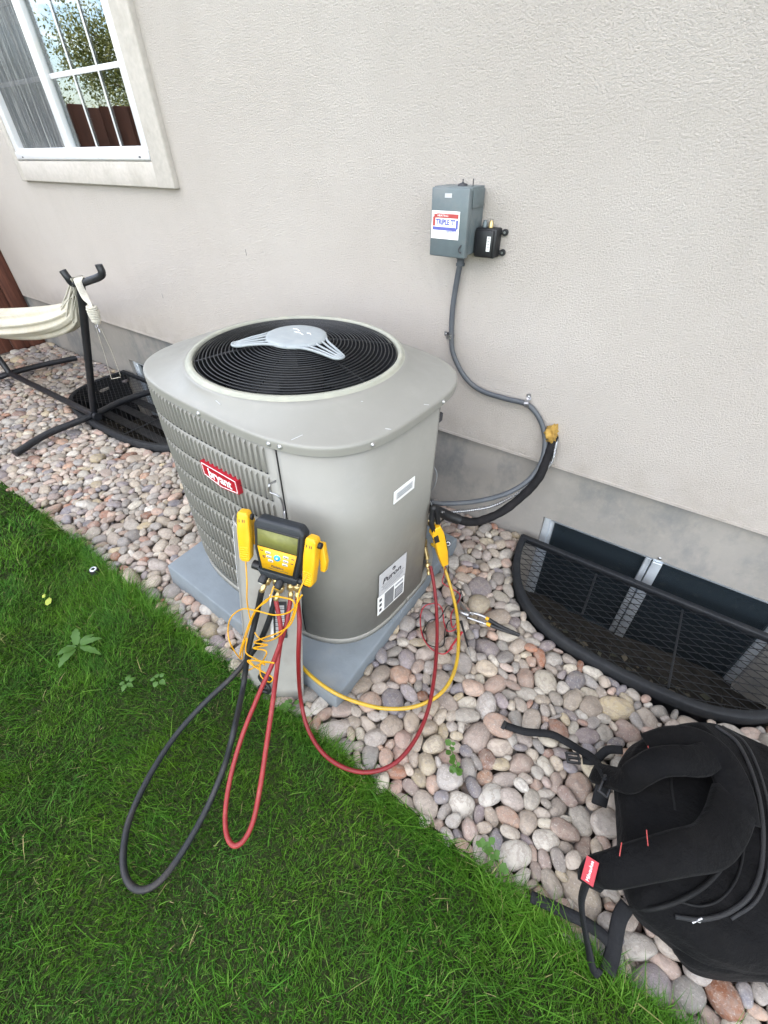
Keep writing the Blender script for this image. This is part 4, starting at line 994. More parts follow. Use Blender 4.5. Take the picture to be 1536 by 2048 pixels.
for i in range(26):
    a = 2*math.pi*i/26; ue = .05+.03*rr.random(); zt_e, zb_e, w_e = .895-.36*ue**.8, .880-.52*ue**.45, .06+.24*(ue*1.5)**.8; e = Vector((P0.x-.02-ue*2, 1.107+math.cos(a)*w_e*.5, (zt_e+zb_e)/2+math.sin(a)*(zt_e-zb_e)*.5)); s_ = top+Vector((-.012, rr.uniform(-.03, .03), .026))
    md = (e+s_)/2+Vector((0, rr.uniform(-.01, .01), -.006)); t_ = tube(spline([s_, md, e], 4), .0036, 5, cap=False); cords.add(t_.v, t_.f, True)
obj('cords', cords.tf(hA), M['rope'], ha, kind='stuff')
wr = MB(); eb = gy(188, 628, 1.06)
for i in range(9):
    o_ = (i-4)*.0068; s_ = top+Vector((.0, .0, .024))+dv.normalized()*o_*1.2
    t_ = tube(spline([top+Vector((-.03, o_, -.01)), s_, top+Vector((.026, -.02+o_*.5, .005)), eb.lerp(top, .5)+Vector((.02, -.015+o_*.5, .012)), eb+Vector((o_*.5, 0, .045)), eb+Vector((o_*.4, 0, 0))], 4), .0042, 6, cap=False); wr.add(t_.v, t_.f, True)
obj('hanging_loop', wr.tf(hA), M['rope'], ha)
kn = MB()
for i in range(9):
    t_ = ring(.021+.003*math.sin(i*.5), .035-.0085*i, .0048, 20, 6); t_.tf(Matrix.Translation(eb) @ Euler((.06*math.sin(i*2), .12, 0)).to_matrix().to_4x4()); kn.add(t_.v, t_.f, True)
t_ = lathe([(.004, .04), (.019, .035), (.021, -.03), (.012, -.05), (.004, -.055)], 16, tuple(eb)); kn.add(t_.v, t_.f, True)
obj('knot_wrap', kn.tf(hA), M['rope'], ha)
obj('ring_clip', merge(ring(.011, 0, .0025, 18, 6).tf(Matrix.Translation(eb+Vector((.004, -.012, -.055))) @ Matrix.Rotation(1.3, 4, 'X')), tube([eb+Vector((0, -.005, -.05)), eb+Vector((.012, -.012, -.085))], .003, 6)).tf(hA), M['steel'], ha)
e0 = eb+Vector((.01, 0, -.07)); obj('wire_link', merge(*[tube(pp, .0018, 5) for pp in ([e0, gy(222, 700, 1.10), gy(241, 751, 1.15)], [e0+Vector((-.05, 0, .0)), gy(210, 712, 1.12), gy(223, 758, 1.15)], [gy(223, 758, 1.15), gy(241, 754, 1.15)])]).tf(hA), M['rope'], ha)

# ================================================================== SERVICE TOOLS
# ------------------------------------------------------------------ removed access panel leaning on the unit
BT = [(-.713, .459), (-.765, .414), (-.82, .388), (-.875, .385), (-.93, .398), (-.98, .425), (-1.015, .462)]
TP = [(-.738, .596), (-.78, .556), (-.825, .531), (-.868, .520), (-.908, .520), (-.945, .530), (-.962, .548)]
ap = thing('access_panel', 'beige removed service panel with a rounded edge leaning on the condenser under the yellow gauge', 'access panel', (-.84, .42, 0)); ai = local(ap)
ZP = .66
sb = spline([(x, y, -.005) for x, y in BT], 4); st_ = spline([(x, y, ZP) for x, y in TP], 4)
def pnl(u, w): # u along width 0 right..1 left, w height
    i = u*(len(sb)-1); k = min(int(i), len(sb)-2); return sb[k].lerp(sb[k+1], i-k).lerp(st_[k].lerp(st_[k+1], i-k), w)
v = []; f = []; NU, NW = 30, 12
for s_ in (0, 1):
    for j in range(NW+1):
        for i in range(NU+1):
            p = pnl(i/NU, j/NW); t = (pnl(min(1, i/NU+.02), j/NW)-pnl(max(0, i/NU-.02), j/NW)).normalized(); n_ = Vector((-t.y, t.x, 0))*(-1); n_ = n_ if n_.y > 0 else -n_; v.append(p+n_*.005*s_)
W2_ = NU+1; S2 = W2_*(NW+1)
for j in range(NW):
    for i in range(NU):
        a = j*W2_+i; f.append((a, a+W2_, a+W2_+1, a+1)); f.append((S2+a, S2+a+1, S2+a+W2_+1, S2+a+W2_))
for i in range(NU): a = NW*W2_+i; f.append((a, S2+a, S2+a+1, a+1)); f.append((i, i+1, S2+i+1, S2+i))
for j in range(NW): a = j*W2_; f.append((a, S2+a, S2+a+W2_, a+W2_)); a += NU; f.append((a, a+W2_, S2+a+W2_, S2+a))
obj('sheet', MB().add(v, f, True).tf(ai), M['paint3'], ap)
def pfr(u, w, lift=.0015):
    p = pnl(u, w); tx = (pnl(u-.01, w)-pnl(u+.01, w)).normalized(); ty = (pnl(u, w+.05)-pnl(u, w-.05)).normalized(); fr = frame(p, tx, ty); return ai @ fr @ Matrix.Translation((0, 0, lift))
def curved_patch(u0, u1, w0, w1, lift=.0018):
    v = []; f = []
    for j in range(5):
        for i in range(5):
            u = u0+(u1-u0)*i/4; w = w0+(w1-w0)*j/4; p = pfr(u, w, lift); v.append(p.translation)
    for j in range(4):
        for i in range(4): a = j*5+i; f.append((a, a+5, a+6, a+1))
    return MB().add(v, f, True)
obj('wiring_diagram', curved_patch(.80, .90, .60, .97), M['white'], ap, label='long white printed label on the rounded edge')
obj('corner_sticker', curved_patch(.80, .92, .10, .26), M['white'], ap)
obj('grey_strip', curved_patch(.72, .765, .12, .99, .0008), M['inkgrey2'], ap)
bl_ = obj('barcode_label', curved_patch(.12, .24, .44, .66), M['ink'], ap, label='black and white barcode label')
m = MB()
for k in range(22):
    w = .455+.19*k/22; c_ = curved_patch(.14, .22, w, w+.004+.002*(k % 3), .0026); m.add(c_.v, c_.f)
obj('barcode_bars', m, M['label'], bl_)
obj('label_edge', curved_patch(.24, .27, .44, .70, .0022), M['white'], ap)
gr1 = pfr(.34, .135, .001)
obj('grommet', merge(lathe([(.026, 0), (.025, .010), (.018, .014), (.010, .006)], 22).tf(gr1 @ Matrix.Translation((-.002, .008, 0)))), M['black'], ap)
obj('cord_loop', tube(spline([(0, -.002, .008), (.02, -.022, .012), (.014, -.045, .010), (-.010, -.050, .010), (-.022, -.036, .012), (-.008, -.026, .012), (.004, -.03, .01)], 6), .0062, 8).tf(gr1), M['black'], ap)

# ------------------------------------------------------------------ digital manifold gauge
GP = gy(560, 1092, .528); gg = thing('digital_manifold', 'yellow and black digital gauge manifold hanging by a wire hook on the condenser', 'manifold gauge', GP, (rad(-13), rad(5), rad(19)))
GMx = Matrix.Translation(GP) @ Euler((rad(-13), rad(5), rad(19))).to_matrix().to_4x4(); GI = GMx.inverted()
def outline(pts, y0, y1, bev, seg=3):
    bm = bmesh.new(); a = [bm.verts.new((x, y0, z)) for x, z in pts]; b = [bm.verts.new((x, y1, z)) for x, z in pts]; n = len(pts)
    bm.faces.new(a); bm.faces.new(list(reversed(b)))
    for i in range(n): bm.faces.new((a[i], b[i], b[(i+1) % n], a[(i+1) % n]))
    bmesh.ops.recalc_face_normals(bm, faces=bm.faces)
    if bev: bmesh.ops.bevel(bm, geom=bm.edges[:], offset=bev, segments=seg, profile=.5, affect='EDGES', clamp_overlap=True)
    bm.verts.index_update(); m = MB().add([v_.co[:] for v_ in bm.verts], [[v_.index for v_ in f_.verts] for f_ in bm.faces], True); bm.free(); return m
obj('rubber_boot', outline([(-.072, .060), (-.058, .078), (.062, .078), (.076, .060), (.072, -.02), (.060, -.088), (-.052, -.088), (-.068, -.02)], -.016, .022, .008), M['boot'], gg)
obj('display_bezel', outline([(-.062, .056), (.064, .056), (.062, -.004), (.052, -.076), (-.046, -.076), (-.060, -.004)], -.0185, -.012, .002), M['black'], gg)
obj('screen', outline([(-.056, .050), (.059, .050), (.058, .0), (-.055, .0)], -.0200, -.0180, 0), M['lcd'], gg)
kp = obj('keypad', outline([(-.0555, -.003), (.0585, -.003), (.048, -.071), (-.041, -.071)], -.0205, -.0180, 0), M['yellow'], gg)
for (x, z) in ((-.024, -.016), (-.021, -.028), (-.016, -.040), (.028, -.016), (.028, -.029), (.026, -.041)):
    b_ = obj('button', outline([(x-.008, z-.004), (x+.008, z-.004), (x+.008, z+.004), (x-.008, z+.004)], -.0225, -.020, .0012, 1), M['btn'], kp)
    obj('print_line', box(x-.005, x+.005, -.0229, -.0224, z-.001, z+.001), M['ink'], kp)
obj('power_button', axis(lathe([(.0095, 0), (.009, .0025), (.003, .003)], 20), (.003, -.0205, -.026), (0, -1, 0)), M['btnb'], kp)
obj('button_glint', axis(lathe([(.0028, 0), (.0024, .0006)], 12), (.003, -.0236, -.026), (0, -1, 0)), M['white'], kp)
for (x, z) in ((-.043, -.014), (-.037, -.030), (-.036, -.034), (.048, -.017), (.046, -.032)):
    obj('print_mark', box(x-.004, x+.004, -.0209, -.0204, z-.0012, z+.0012), M['ink'], kp)
text('lettering', 'Fieldpiece', .0095, M['ink'], kp, Matrix.Translation((.004, -.0208, -.057)) @ Matrix.Rotation(math.pi/2, 4, 'X'), bold=.0002, sx=.95, ext=.0002)
obj('print_line', box(-.022, .036, -.0209, -.0204, -.0655, -.0645), M['ink'], kp)
obj('valve_block', outline([(-.066, -.086), (.062, -.086), (.056, -.112), (-.050, -.112)], -.012, .020, .006), M['boot'], gg)
obj('side_valve', tube([(-.082, .004, -.088), (-.06, .004, -.090)], .013, 14), M['black'], gg)
sv = obj('side_valve', tube([(.058, .004, -.098), (.090, .004, -.100)], .012, 14), M['black'], gg)
obj('valve_cap', tube([(.0901, .004, -.100), (.0935, .004, -.1002)], .0105, 14), M['red'], sv)
for (x, y, z, mt) in ((-.040, -.022, -.118, 'btn'), (.010, -.026, -.118, 'yellow')):
    kb = obj('valve_knob', axis(lathe([(.010, 0), (.012, .004), (.0125, .022), (.011, .026), (.008, .027)], 12), (x, y+.018, z+.012), (-.12, -.62, -.62)), M['black'], gg)
    obj('knob_cap', axis(lathe([(.0075, .0271), (.007, .0285), (.002, .029)], 16), (x, y+.018, z+.012), (-.12, -.62, -.62)), M[mt], kb)
fits = []
def fitting(p, d, n=1.0):
    m = axis(merge(lathe([(.0052, 0), (.0052, .010), (.0105, .011), (.0115, .014), (.0115, .026), (.009, .029), (.006, .031)], 12), lathe([(.006, .031), (.0058, .040), (.0075, .041), (.0075, .058), (.006, .060)], 12)), (0, 0, 0), d)
    return m.tf(Matrix.Translation(Vector(p)))
for p, d in (((-.028, 0, -.108), (-.36, -.25, -1)), ((-.012, .006, -.108), (.0, .1, -1)), ((.016, -.012, -.110), (-.22, -.25, -1)), ((.034, .004, -.110), (.02, 0, -1)), ((.052, .006, -.108), (.05, 0, -1))):
    obj('brass_fitting', fitting(p, d), M['brass'], gg); fits.append(GMx @ (Vector(p)+Vector(d).normalized()*.058))
hkp = [GI @ UM @ ul(569, 1024, 1, -.40), GI @ UM @ ul(563, 1000, 1, -.405), GI @ UM @ ul(553, 990, 1, -.412), GI @ UM @ ul(540, 984, 1, -.415), GI @ UM @ ul(539, 970, 1, -.413), GI @ UM @ ul(551, 962, 1, -.382)]
obj('wire_hook', tube(spline([Vector((.008, .004, .072))]+hkp, 7), .0030, 8), M['steel'], gg)
# yellow clamp probes stowed at both sides of the gauge
def clampp(label, off, rz_, open_):
    loc = GMx @ Vector(off); e = Euler((rad(-15), rad(3), rad(19+rz_)))
    t = thing('clamp_probe', label, 'clamp probe', loc, e, group='yellow pipe clamp probes on the gauge')
    body = [(-.015, .070), (-.012, .080), (.012, .080), (.017, .070), (.018, .0), (.015, -.062), (.010, -.070), (-.010, -.070), (-.016, -.060), (-.018, .02)]
    b_ = obj('grip', outline(body, -.020, .010, .005), M['yellow'], t)
    for k in range(6): obj('grip_rib', box(-.0135, .0135, -.0215, -.0195, -.060+.007*k, -.0575+.007*k, .0008), M['yellow'], b_)
    for x in (-.008, .001, .006): obj('print_mark', box(x-.001, x+.001, -.0206, -.0200, .052, .060), M['ink'], b_)
    obj('back_jaw', outline([(-.012+open_, .050), (.012+open_, .055), (.022+open_*1.4, .0), (.020+open_*1.4, -.030), (.008+open_*1.2, -.032), (.006+open_, .0)], .012, .030, .003), M['yellow'], t)
    obj('pivot_knob', tube([(-.020, 0, .062), (.022, 0, .062)] if open_ == 0 else [(.008, -.002, .058), (.026, -.002, .058)], .0085, 12), M['black'], t)
    return t
clampp('yellow clamp probe stowed on the left side of the gauge', (-.098, -.004, .004), 8, 0)
clampp('yellow clamp probe with its jaw open on the right side of the gauge', (.098, -.010, -.014), -6, .010)

# ------------------------------------------------------------------ hoses
def hose(name, label, pts, r, mat, group, ends=(), prints=False):
    t = thing(name, label, 'hose', pts[0], group=group); i_ = local(t)
    obj('hose_tube', tube(spline(pts, 10), r, 12).tf(i_), mat, t)
    if prints:
        sp_ = spline(pts, 40); m = MB(); rr_ = random.Random(3)
        for i in range(150, len(sp_)-90, 2):
            if (i//26) % 3 == 2 or rr_.random() < .25: continue
            a = sp_[i]; t_ = (sp_[i+1]-a).normalized(); up = (Vector(CC)-a).normalized(); up = (up-t_*up.dot(t_)).normalized(); s_ = t_.cross(up)
            for o_ in ((-.0014, .0014) if rr_.random() < .5 else (0,)):
                c = a+up*(r+.0002)+s_*o_; m.add([c-t_*.0007-s_*.0008, c+t_*.0007-s_*.0008, c+t_*.0007+s_*.0008, c-t_*.0007+s_*.0008], [(0, 1, 2, 3)])
        obj('hose_print', m.tf(i_), M['inkgrey'], t, kind='stuff')
    for p, d in ends: obj('end_fitting', fitting(tuple(p), d).tf(i_), M['brass'], t)
    return t
def zp(L_): return [gz(px, py, z) if ax == 'z' else gy(px, py, z) for px, py, ax, z in L_]
hg = 'charging hoses on the gauge'
hose('charging_hose', 'thick black charging hose hanging in a long loop onto the grass', [fits[0]]+zp([(512, 1235, 'y', .44), (497, 1300, 'y', .385), (487, 1370, 'y', .33), (468, 1460, 'z', .20), (448, 1535, 'z', .11), (412, 1620, 'z', .058), (367, 1700, 'z', .045), (325, 1757, 'z', .043), (290, 1779, 'z', .043), (263, 1772, 'z', .043), (248, 1740, 'z', .043), (248, 1690, 'z', .046), (262, 1630, 'z', .05), (300, 1550, 'z', .055), (352, 1470, 'z', .06), (410, 1405, 'z', .09), (468, 1350, 'z', .15), (515, 1290, 'z', .26), (540, 1235, 'y', .46)])+[fits[1]], .0088, M['hoseb'], hg)
hose('charging_hose', 'red charging hose hanging in a narrow loop just over the grass', [fits[2]]+zp([(562, 1262, 'y', .43), (556, 1320, 'y', .39), (546, 1400, 'z', .34), (533, 1490, 'z', .26), (521, 1570, 'z', .19), (507, 1640, 'z', .13), (488, 1680, 'z', .10), (467, 1691, 'z', .09), (453, 1668, 'z', .09), (451, 1620, 'z', .10), (462, 1550, 'z', .14), (485, 1470, 'z', .20), (517, 1390, 'z', .28), (548, 1320, 'z', .36), (572, 1250, 'y', .45)])+[fits[3]], .0066, M['hoser'], hg)
hose('charging_hose', 'red charging hose swinging low over the stones to the condenser valve', [fits[4]]+zp([(599, 1245, 'y', .46), (597, 1320, 'y', .42), (601, 1395, 'z', .12), (615, 1455, 'z', .05), (645, 1505, 'z', .032), (690, 1536, 'z', .03), (740, 1544, 'z', .03), (790, 1526, 'z', .03), (830, 1480, 'z', .032), (856, 1420, 'z', .035), (869, 1350, 'z', .04), (874, 1280, 'z', .05), (873, 1220, 'z', .08), (868, 1170, 'z', .13), (861, 1132, 'z', .18)]), .0066, M['hoser2'], hg, [(ul(853, 1112, 1, .18) if False else UM @ Vector((.478, .142, .12)), (.3, -.3, -.5))])
hose('charging_hose', 'yellow charging hose curving over the pad and stones', zp([(556, 1218, 'y', .50), (562, 1260, 'y', .50), (583, 1305, 'z', .12), (615, 1345, 'z', .082), (660, 1380, 'z', .078), (710, 1403, 'z', .045), (770, 1417, 'z', .03), (830, 1413, 'z', .03), (880, 1388, 'z', .03), (908, 1345, 'z', .03), (917, 1290, 'z', .032), (914, 1230, 'z', .04), (903, 1180, 'z', .08), (889, 1135, 'z', .14), (876, 1100, 'z', .20), (864, 1088, 'z', .24)]), .0064, M['hosey'], hg, (), True)
# ------------------------------------------------------------------ thin leads
def lead(name, label, pts, r, mat, grp=None, cat='wire'):
    return tag(obj(name, tube(spline(pts, 8), r, 7), mat), label, cat, grp)
yg = 'thin yellow probe leads'
lead('probe_lead', 'thin yellow probe lead falling from the left clamp probe in wide loops', zp([(491, 1115, 'y', .49), (494, 1165, 'y', .455), (495, 1210, 'y', .44), (508, 1262, 'y', .42), (530, 1282, 'y', .415), (560, 1270, 'y', .42), (584, 1235, 'y', .43), (588, 1205, 'y', .44), (570, 1196, 'y', .44), (540, 1195, 'y', .44), (512, 1222, 'y', .43), (496, 1262, 'y', .41), (486, 1300, 'y', .39), (482, 1318, 'y', .38), (462, 1290, 'y', .37), (456, 1262, 'y', .385), (462, 1235, 'y', .40), (485, 1218, 'y', .415), (515, 1222, 'y', .42), (550, 1230, 'y', .425), (582, 1222, 'y', .43), (604, 1190, 'y', .44)]), .0021, M['wirey'], yg)
lead('probe_lead', 'thin yellow probe lead tangled in zigzags over the leaning panel', zp([(614, 1150, 'y', .50), (598, 1185, 'y', .455), (592, 1220, 'y', .43), (580, 1250, 'y', .42), (555, 1266, 'y', .41), (530, 1275, 'y', .405), (508, 1285, 'y', .40), (535, 1290, 'y', .395), (506, 1296, 'y', .39), (532, 1302, 'y', .385), (528, 1318, 'y', .38), (515, 1335, 'y', .375), (498, 1322, 'y', .37), (496, 1340, 'y', .365), (525, 1326, 'y', .365), (548, 1326, 'y', .365), (520, 1322, 'y', .36), (495, 1322, 'y', .36), (520, 1340, 'y', .355), (545, 1355, 'y', .35), (538, 1364, 'y', .345), (522, 1352, 'y', .35), (520, 1330, 'y', .36)]), .0021, M['wirey'], yg)
lead('probe_lead', 'thin yellow probe lead bundled beside the thick black hose', zp([(548, 1172, 'y', .47), (536, 1200, 'y', .44), (508, 1225, 'y', .42), (484, 1290, 'y', .385), (480, 1312, 'y', .375), (488, 1280, 'y', .39), (481, 1300, 'y', .38), (494, 1276, 'y', .392), (492, 1305, 'y', .375), (512, 1318, 'y', .37), (530, 1330, 'y', .365)]), .0021, M['wirey'], yg)

# ------------------------------------------------------------------ clamp meter at the service valve
CMa, CMb = gx(872, 1052, -.575), gx(888, 1128, -.545)
zd = (CMa-CMb).normalized(); L0 = (CMa-CMb).length; yv = Vector((.75, -.6, .3)); yv = (yv-zd*yv.dot(zd)).normalized(); xv = (-yv).cross(zd).normalized()*1.0
MM = Matrix(((xv.x, -yv.x, zd.x, CMb.x), (xv.y, -yv.y, zd.y, CMb.y), (xv.z, -yv.z, zd.z, CMb.z), (0, 0, 0, 1)))
cm = thing('clamp_meter', 'yellow clamp meter with black jaws propped against the condenser valve', 'clamp meter', CMb, MM.to_3x3().to_euler())
obj('meter_body', outline([(-.012, 0), (.014, 0), (.022, .07), (.022, L0*.8), (.014, L0), (-.012, L0), (-.020, L0*.8), (-.018, .07)], -.014, .016, .004), M['yellow'], cm)
obj('meter_side', outline([(-.020, L0*.72), (-.026, L0*.86), (-.016, L0*.98), (-.008, L0*.8)], -.016, .018, .002), M['yellow'], cm)
obj('jaw', tube(spline([(-.012, 0, L0*.72), (-.012, -.004, L0*.95), (-.016, -.004, L0*1.08), (-.006, 0, L0*1.28), (.004, 0, L0*1.42), (.012, 0, L0*1.3), (.010, 0, L0*1.05)], 6), .010, 8), M['black'], cm)
for k in range(5): obj('trigger_rib', box(-.022, -.004, -.020, -.014, L0*.70+.007*k, L0*.70+.0035+.007*k, .001), M['black'], cm)
obj('trim_strip', outline([(.0145, .0), (.017, .004), (.0245, .07), (.0245, L0*.75), (.0225, L0*.75), (.0225, .07)], -.010, .012, .0008), M['black'], cm)
# service valves of the unit
sv = obj('service_valve', merge(tube([(.40, .14, .20), (.455, .15, .18)], .013, 12), tube([(.455, .15, .18), (.478, .142, .13)], .010, 12), lathe([(.014, 0), (.014, .02), (.010, .026)], 6, (.45, .15, .19))), M['brass'], unit)
obj('service_valve', merge(tube([(.40, .20, .27), (.46, .20, .26)], .012, 12), lathe([(.014, -.02), (.014, .02), (.010, .026)], 6, (.46, .20, .26))), M['brass'], unit)
obj('valve_stem', tube(spline([(.44, .15, .33), (.47, .16, .30), (.475, .17, .25), (.46, .19, .24)], 5), .006, 8), M['brass'], unit)
obj('valve_bracket', box(.40, .462, .118, .128, .10, .36, .002), M['bark2'], unit)
cpk = gz(895, 1088, .10); ck = thing('valve_cap', 'black round valve cap with a silver ring on the pad beside the clamp meter', 'valve cap', cpk)
obj('cap_body', axis(lathe([(.002, 0), (.014, 0), (.014, .016), (.011, .018)], 18), (0, 0, 0), (.4, -.5, .7)), M['black'], ck); obj('cap_ring', axis(lathe([(.010, .0182), (.006, .019), (.006, .010)], 18, caps=False), (0, 0, 0), (.4, -.5, .7)), M['steel'], ck)
lg = 'test leads of the clamp meter'
q0 = MM @ Vector((.006, -.004, .002))
lead('test_lead', 'thin red test lead looped over the stones below the clamp meter', [q0]+zp([(888, 1150, 'z', .08), (885, 1165, 'z', .05), (903, 1177, 'z', .04), (920, 1190, 'z', .035), (912, 1212, 'z', .03), (902, 1230, 'z', .03), (905, 1255, 'z', .03), (914, 1245, 'z', .03), (912, 1258, 'z', .03), (895, 1262, 'z', .03), (888, 1245, 'z', .03), (884, 1218, 'z', .035), (872, 1207, 'z', .04), (850, 1212, 'z', .035), (841, 1232, 'z', .03), (844, 1268, 'z', .03), (860, 1295, 'z', .03), (885, 1308, 'z', .03), (905, 1296, 'z', .03)]), .0024, M['wirer'], lg)
lead('test_lead', 'thin black test lead looped over the stones below the clamp meter', [q0+Vector((.012, 0, 0))]+zp([(897, 1150, 'z', .09), (905, 1168, 'z', .05), (922, 1182, 'z', .035), (916, 1200, 'z', .03), (908, 1215, 'z', .03), (895, 1212, 'z', .04), (880, 1235, 'z', .035), (862, 1240, 'z', .03), (852, 1250, 'z', .03), (846, 1270, 'z', .03), (858, 1290, 'z', .03), (885, 1292, 'z', .03), (890, 1262, 'z', .03), (898, 1242, 'z', .03), (915, 1240, 'z', .03), (925, 1252, 'z', .03)]), .0024, M['black'], lg)
def probe(label, a, b, mat, pm_):
    t = thing('test_probe', label, 'test probe', a, group='probe tips of the test leads'); i_ = local(t)
    obj('probe_handle', tube([a, a.lerp(b, .2), a.lerp(b, .75)], 0, 10, rfun=lambda u: .0052-.0016*u).tf(i_), mat, t); obj('probe_tip', tube([a.lerp(b, .74), b], .0018, 8).tf(i_), pm_, t)
probe('red test probe lying on the stones beside the yellow hose', gz(924, 1264, .03), gz(893, 1306, .028), M['wirer'], M['wirer'])
probe('black test probe lying on the stones between yellow hose and pliers', gz(922, 1242, .032), gz(941, 1312, .026), M['black'], M['steel'])
# ------------------------------------------------------------------ pliers
pl = thing('pliers', 'pliers with long black grips lying on the stones beside the window well', 'pliers', gz(960, 1235, .02)); pI = local(pl)
def zz(L_, z): return [gz(a, b, z) for a, b in L_]
obj('handle', tube(spline(zz([(930, 1225), (950, 1227), (968, 1233), (978, 1239)], .036), 6), .0055, 8).tf(pI), M['steel'], pl)
obj('handle', tube(spline(zz([(935, 1235), (955, 1242), (978, 1250)], .030), 6), .0050, 8).tf(pI), M['steel'], pl)
obj('yellow_collar', merge(tube(zz([(972, 1236), (980, 1240)], .036), .0075, 10), tube(zz([(973, 1247), (981, 1251)], .030), .0075, 10)).tf(pI), M['yellow'], pl)
obj('grip', tube(spline(zz([(978, 1239), (1000, 1252), (1040, 1270)], .036), 6), 0, 10, rfun=lambda u: .0078-.002*u).tf(pI), M['black'], pl)
obj('grip', tube(spline(zz([(978, 1249), (1000, 1258), (1038, 1271)], .028), 6), 0, 10, rfun=lambda u: .0078-.002*u).tf(pI), M['black'], pl)
a_, b_, c_ = gz(938, 1230, .033), gz(918, 1222, .03), gz(916, 1208, .028)
obj('jaw', tube(spline([a_, b_, c_], 5), 0, 8, rfun=lambda u: .012-.006*u).tf(pI), M['steel'], pl); obj('jaw', tube(spline([a_, gz(928, 1217, .03), gz(919, 1203, .03)], 5), 0, 8, rfun=lambda u: .010-.006*u).tf(pI), M['steel'], pl)
obj('pivot_bolt', lathe([(.006, 0), (.005, .004)], 10, tuple(gz(945, 1228, .040))).tf(pI), M['screw'], pl)

# ------------------------------------------------------------------ backpack
bpk = thing('backpack', 'black backpack lying on the stones with red stitching and its shoulder straps up', 'backpack', gz(1400, 1720, .0)); bI = local(bpk)
def ssurf(rings, name, mat, per=5, cap_top=True, parent=None, label=None):
    R2 = []
    for rg in rings: R2.append(spline(rg, per*2, True))
    n = len(R2[0]); v = []; f = []
    cols = [spline([R2[j][i] for j in range(len(R2))], 10) for i in range(n)]; mrows = len(cols[0])
    for j in range(mrows):
        for i in range(n): v.append(cols[i][j])
    for j in range(mrows-1):
        for i in range(n): f.append((j*n+i, j*n+(i+1) % n, (j+1)*n+(i+1) % n, (j+1)*n+i))
    c = sum(v[-n:], Vector())/n; v.append(c); k = len(v)-1
    for i in range(n): f.append(((mrows-1)*n+i, (mrows-1)*n+(i+1) % n, k))
    for i in range(len(v)):
        p = v[i]; v[i] = p+Vector((0, 0, 1))*(-.030*abs(noise.noise(Vector((p.x*5.5, p.y*8+3, p.z*3))))+.012-.010*abs(noise.noise(p*15)))*(1 if p.z > .05 else 0)+(p-c).normalized()*(.012*noise.noise(p*8)-.008*abs(noise.noise(Vector((p.x*9, p.y*9, p.z*26)))))
    bm = bmesh.new(); vs = [bm.verts.new(p) for p in v]
    for g in f:
        try: bm.faces.new([vs[i] for i in g])
        except ValueError: pass
    bmesh.ops.recalc_face_normals(bm, faces=bm.faces); bm.verts.index_update()
    m = MB().add([q_.co[:] for q_ in bm.verts], [[q_.index for q_ in g.verts] for g in bm.faces], True); bm.free(); return obj(name, m.tf(bI), mat, parent or bpk, label=label)
def rg(z, L_): return [gz(a, b, z) for a, b in L_]
bag_body = ssurf([rg(.0, [(1250, 1560), (1310, 1500), (1400, 1470), (1500, 1500), (1640, 1560), (1720, 1700), (1680, 1850), (1560, 1930), (1440, 1930), (1370, 1880), (1290, 1820), (1255, 1740), (1245, 1640)]),
       rg(.06, [(1240, 1530), (1300, 1480), (1400, 1450), (1500, 1480), (1650, 1550), (1740, 1700), (1700, 1870), (1580, 1950), (1440, 1950), (1350, 1900), (1265, 1830), (1240, 1750), (1232, 1640)]),
       rg(.14, [(1236, 1520), (1300, 1470), (1400, 1445), (1500, 1480), (1660, 1550), (1750, 1700), (1700, 1880), (1570, 1940), (1440, 1930), (1350, 1880), (1262, 1820), (1238, 1740), (1234, 1630)]),
       rg(.185, [(1262, 1520), (1320, 1475), (1405, 1452), (1500, 1500), (1640, 1580), (1720, 1700), (1680, 1850), (1560, 1890), (1440, 1870), (1360, 1830), (1285, 1790), (1260, 1720), (1258, 1620)]),
       rg(.205, [(1310, 1540), (1350, 1505), (1410, 1500), (1480, 1540), (1560, 1600), (1620, 1700), (1600, 1790), (1530, 1820), (1440, 1800), (1370, 1780), (1320, 1750), (1300, 1700), (1300, 1620)])],
      'main_compartment', M['bag'])
from mathutils.bvhtree import BVHTree
def snapper(o, inv):
    t_ = BVHTree.FromPolygons([inv @ v_.co for v_ in o.data.vertices], [list(p_.vertices) for p_ in o.data.polygons])
    def f_(px, py, lift=.001, z=.1):
        d = Vector(_ray(px, py)).normalized(); h_ = t_.ray_cast(Vector(CC), d)
        return h_[0]+(h_[1] if h_[1].dot(d) < 0 else -h_[1])*lift if h_[0] else gz(px, py, z)
    return f_
bag_at = snapper(bag_body, bI.inverted())
def seam(name, L_, r, mat, lift=.001): return obj(name, tube(spline([bag_at(a, b, lift) for a, b in L_], 8), r, 8).tf(bI), mat, bpk)
def crib(name, pts, r, mat, parent=bpk): return obj(name, tube(spline(pts, 8), r, 8).tf(bI), mat, parent)
seam('piping', [(1385, 1458), (1420, 1475), (1445, 1520), (1458, 1580), (1460, 1650), (1450, 1715), (1420, 1760), (1370, 1795), (1310, 1815), (1262, 1815)], .0055, M['bag2'], .003)
seam('zipper', [(1430, 1453), (1475, 1488), (1508, 1560), (1524, 1640), (1522, 1730), (1500, 1790), (1455, 1825), (1400, 1838), (1350, 1832)], .0050, M['zip'], .002)
seam('zipper', [(1445, 1453), (1490, 1486), (1522, 1555), (1540, 1640), (1536, 1740), (1512, 1802), (1462, 1838)], .0035, M['zip'], .001)
seam('seam_line', [(1345, 1500), (1342, 1560), (1350, 1620)], .0030, M['bag2'], .001)
seam('seam_line', [(1350, 1800), (1400, 1812), (1445, 1795), (1478, 1745), (1490, 1660), (1484, 1580)], .0028, M['bag2'], .001)
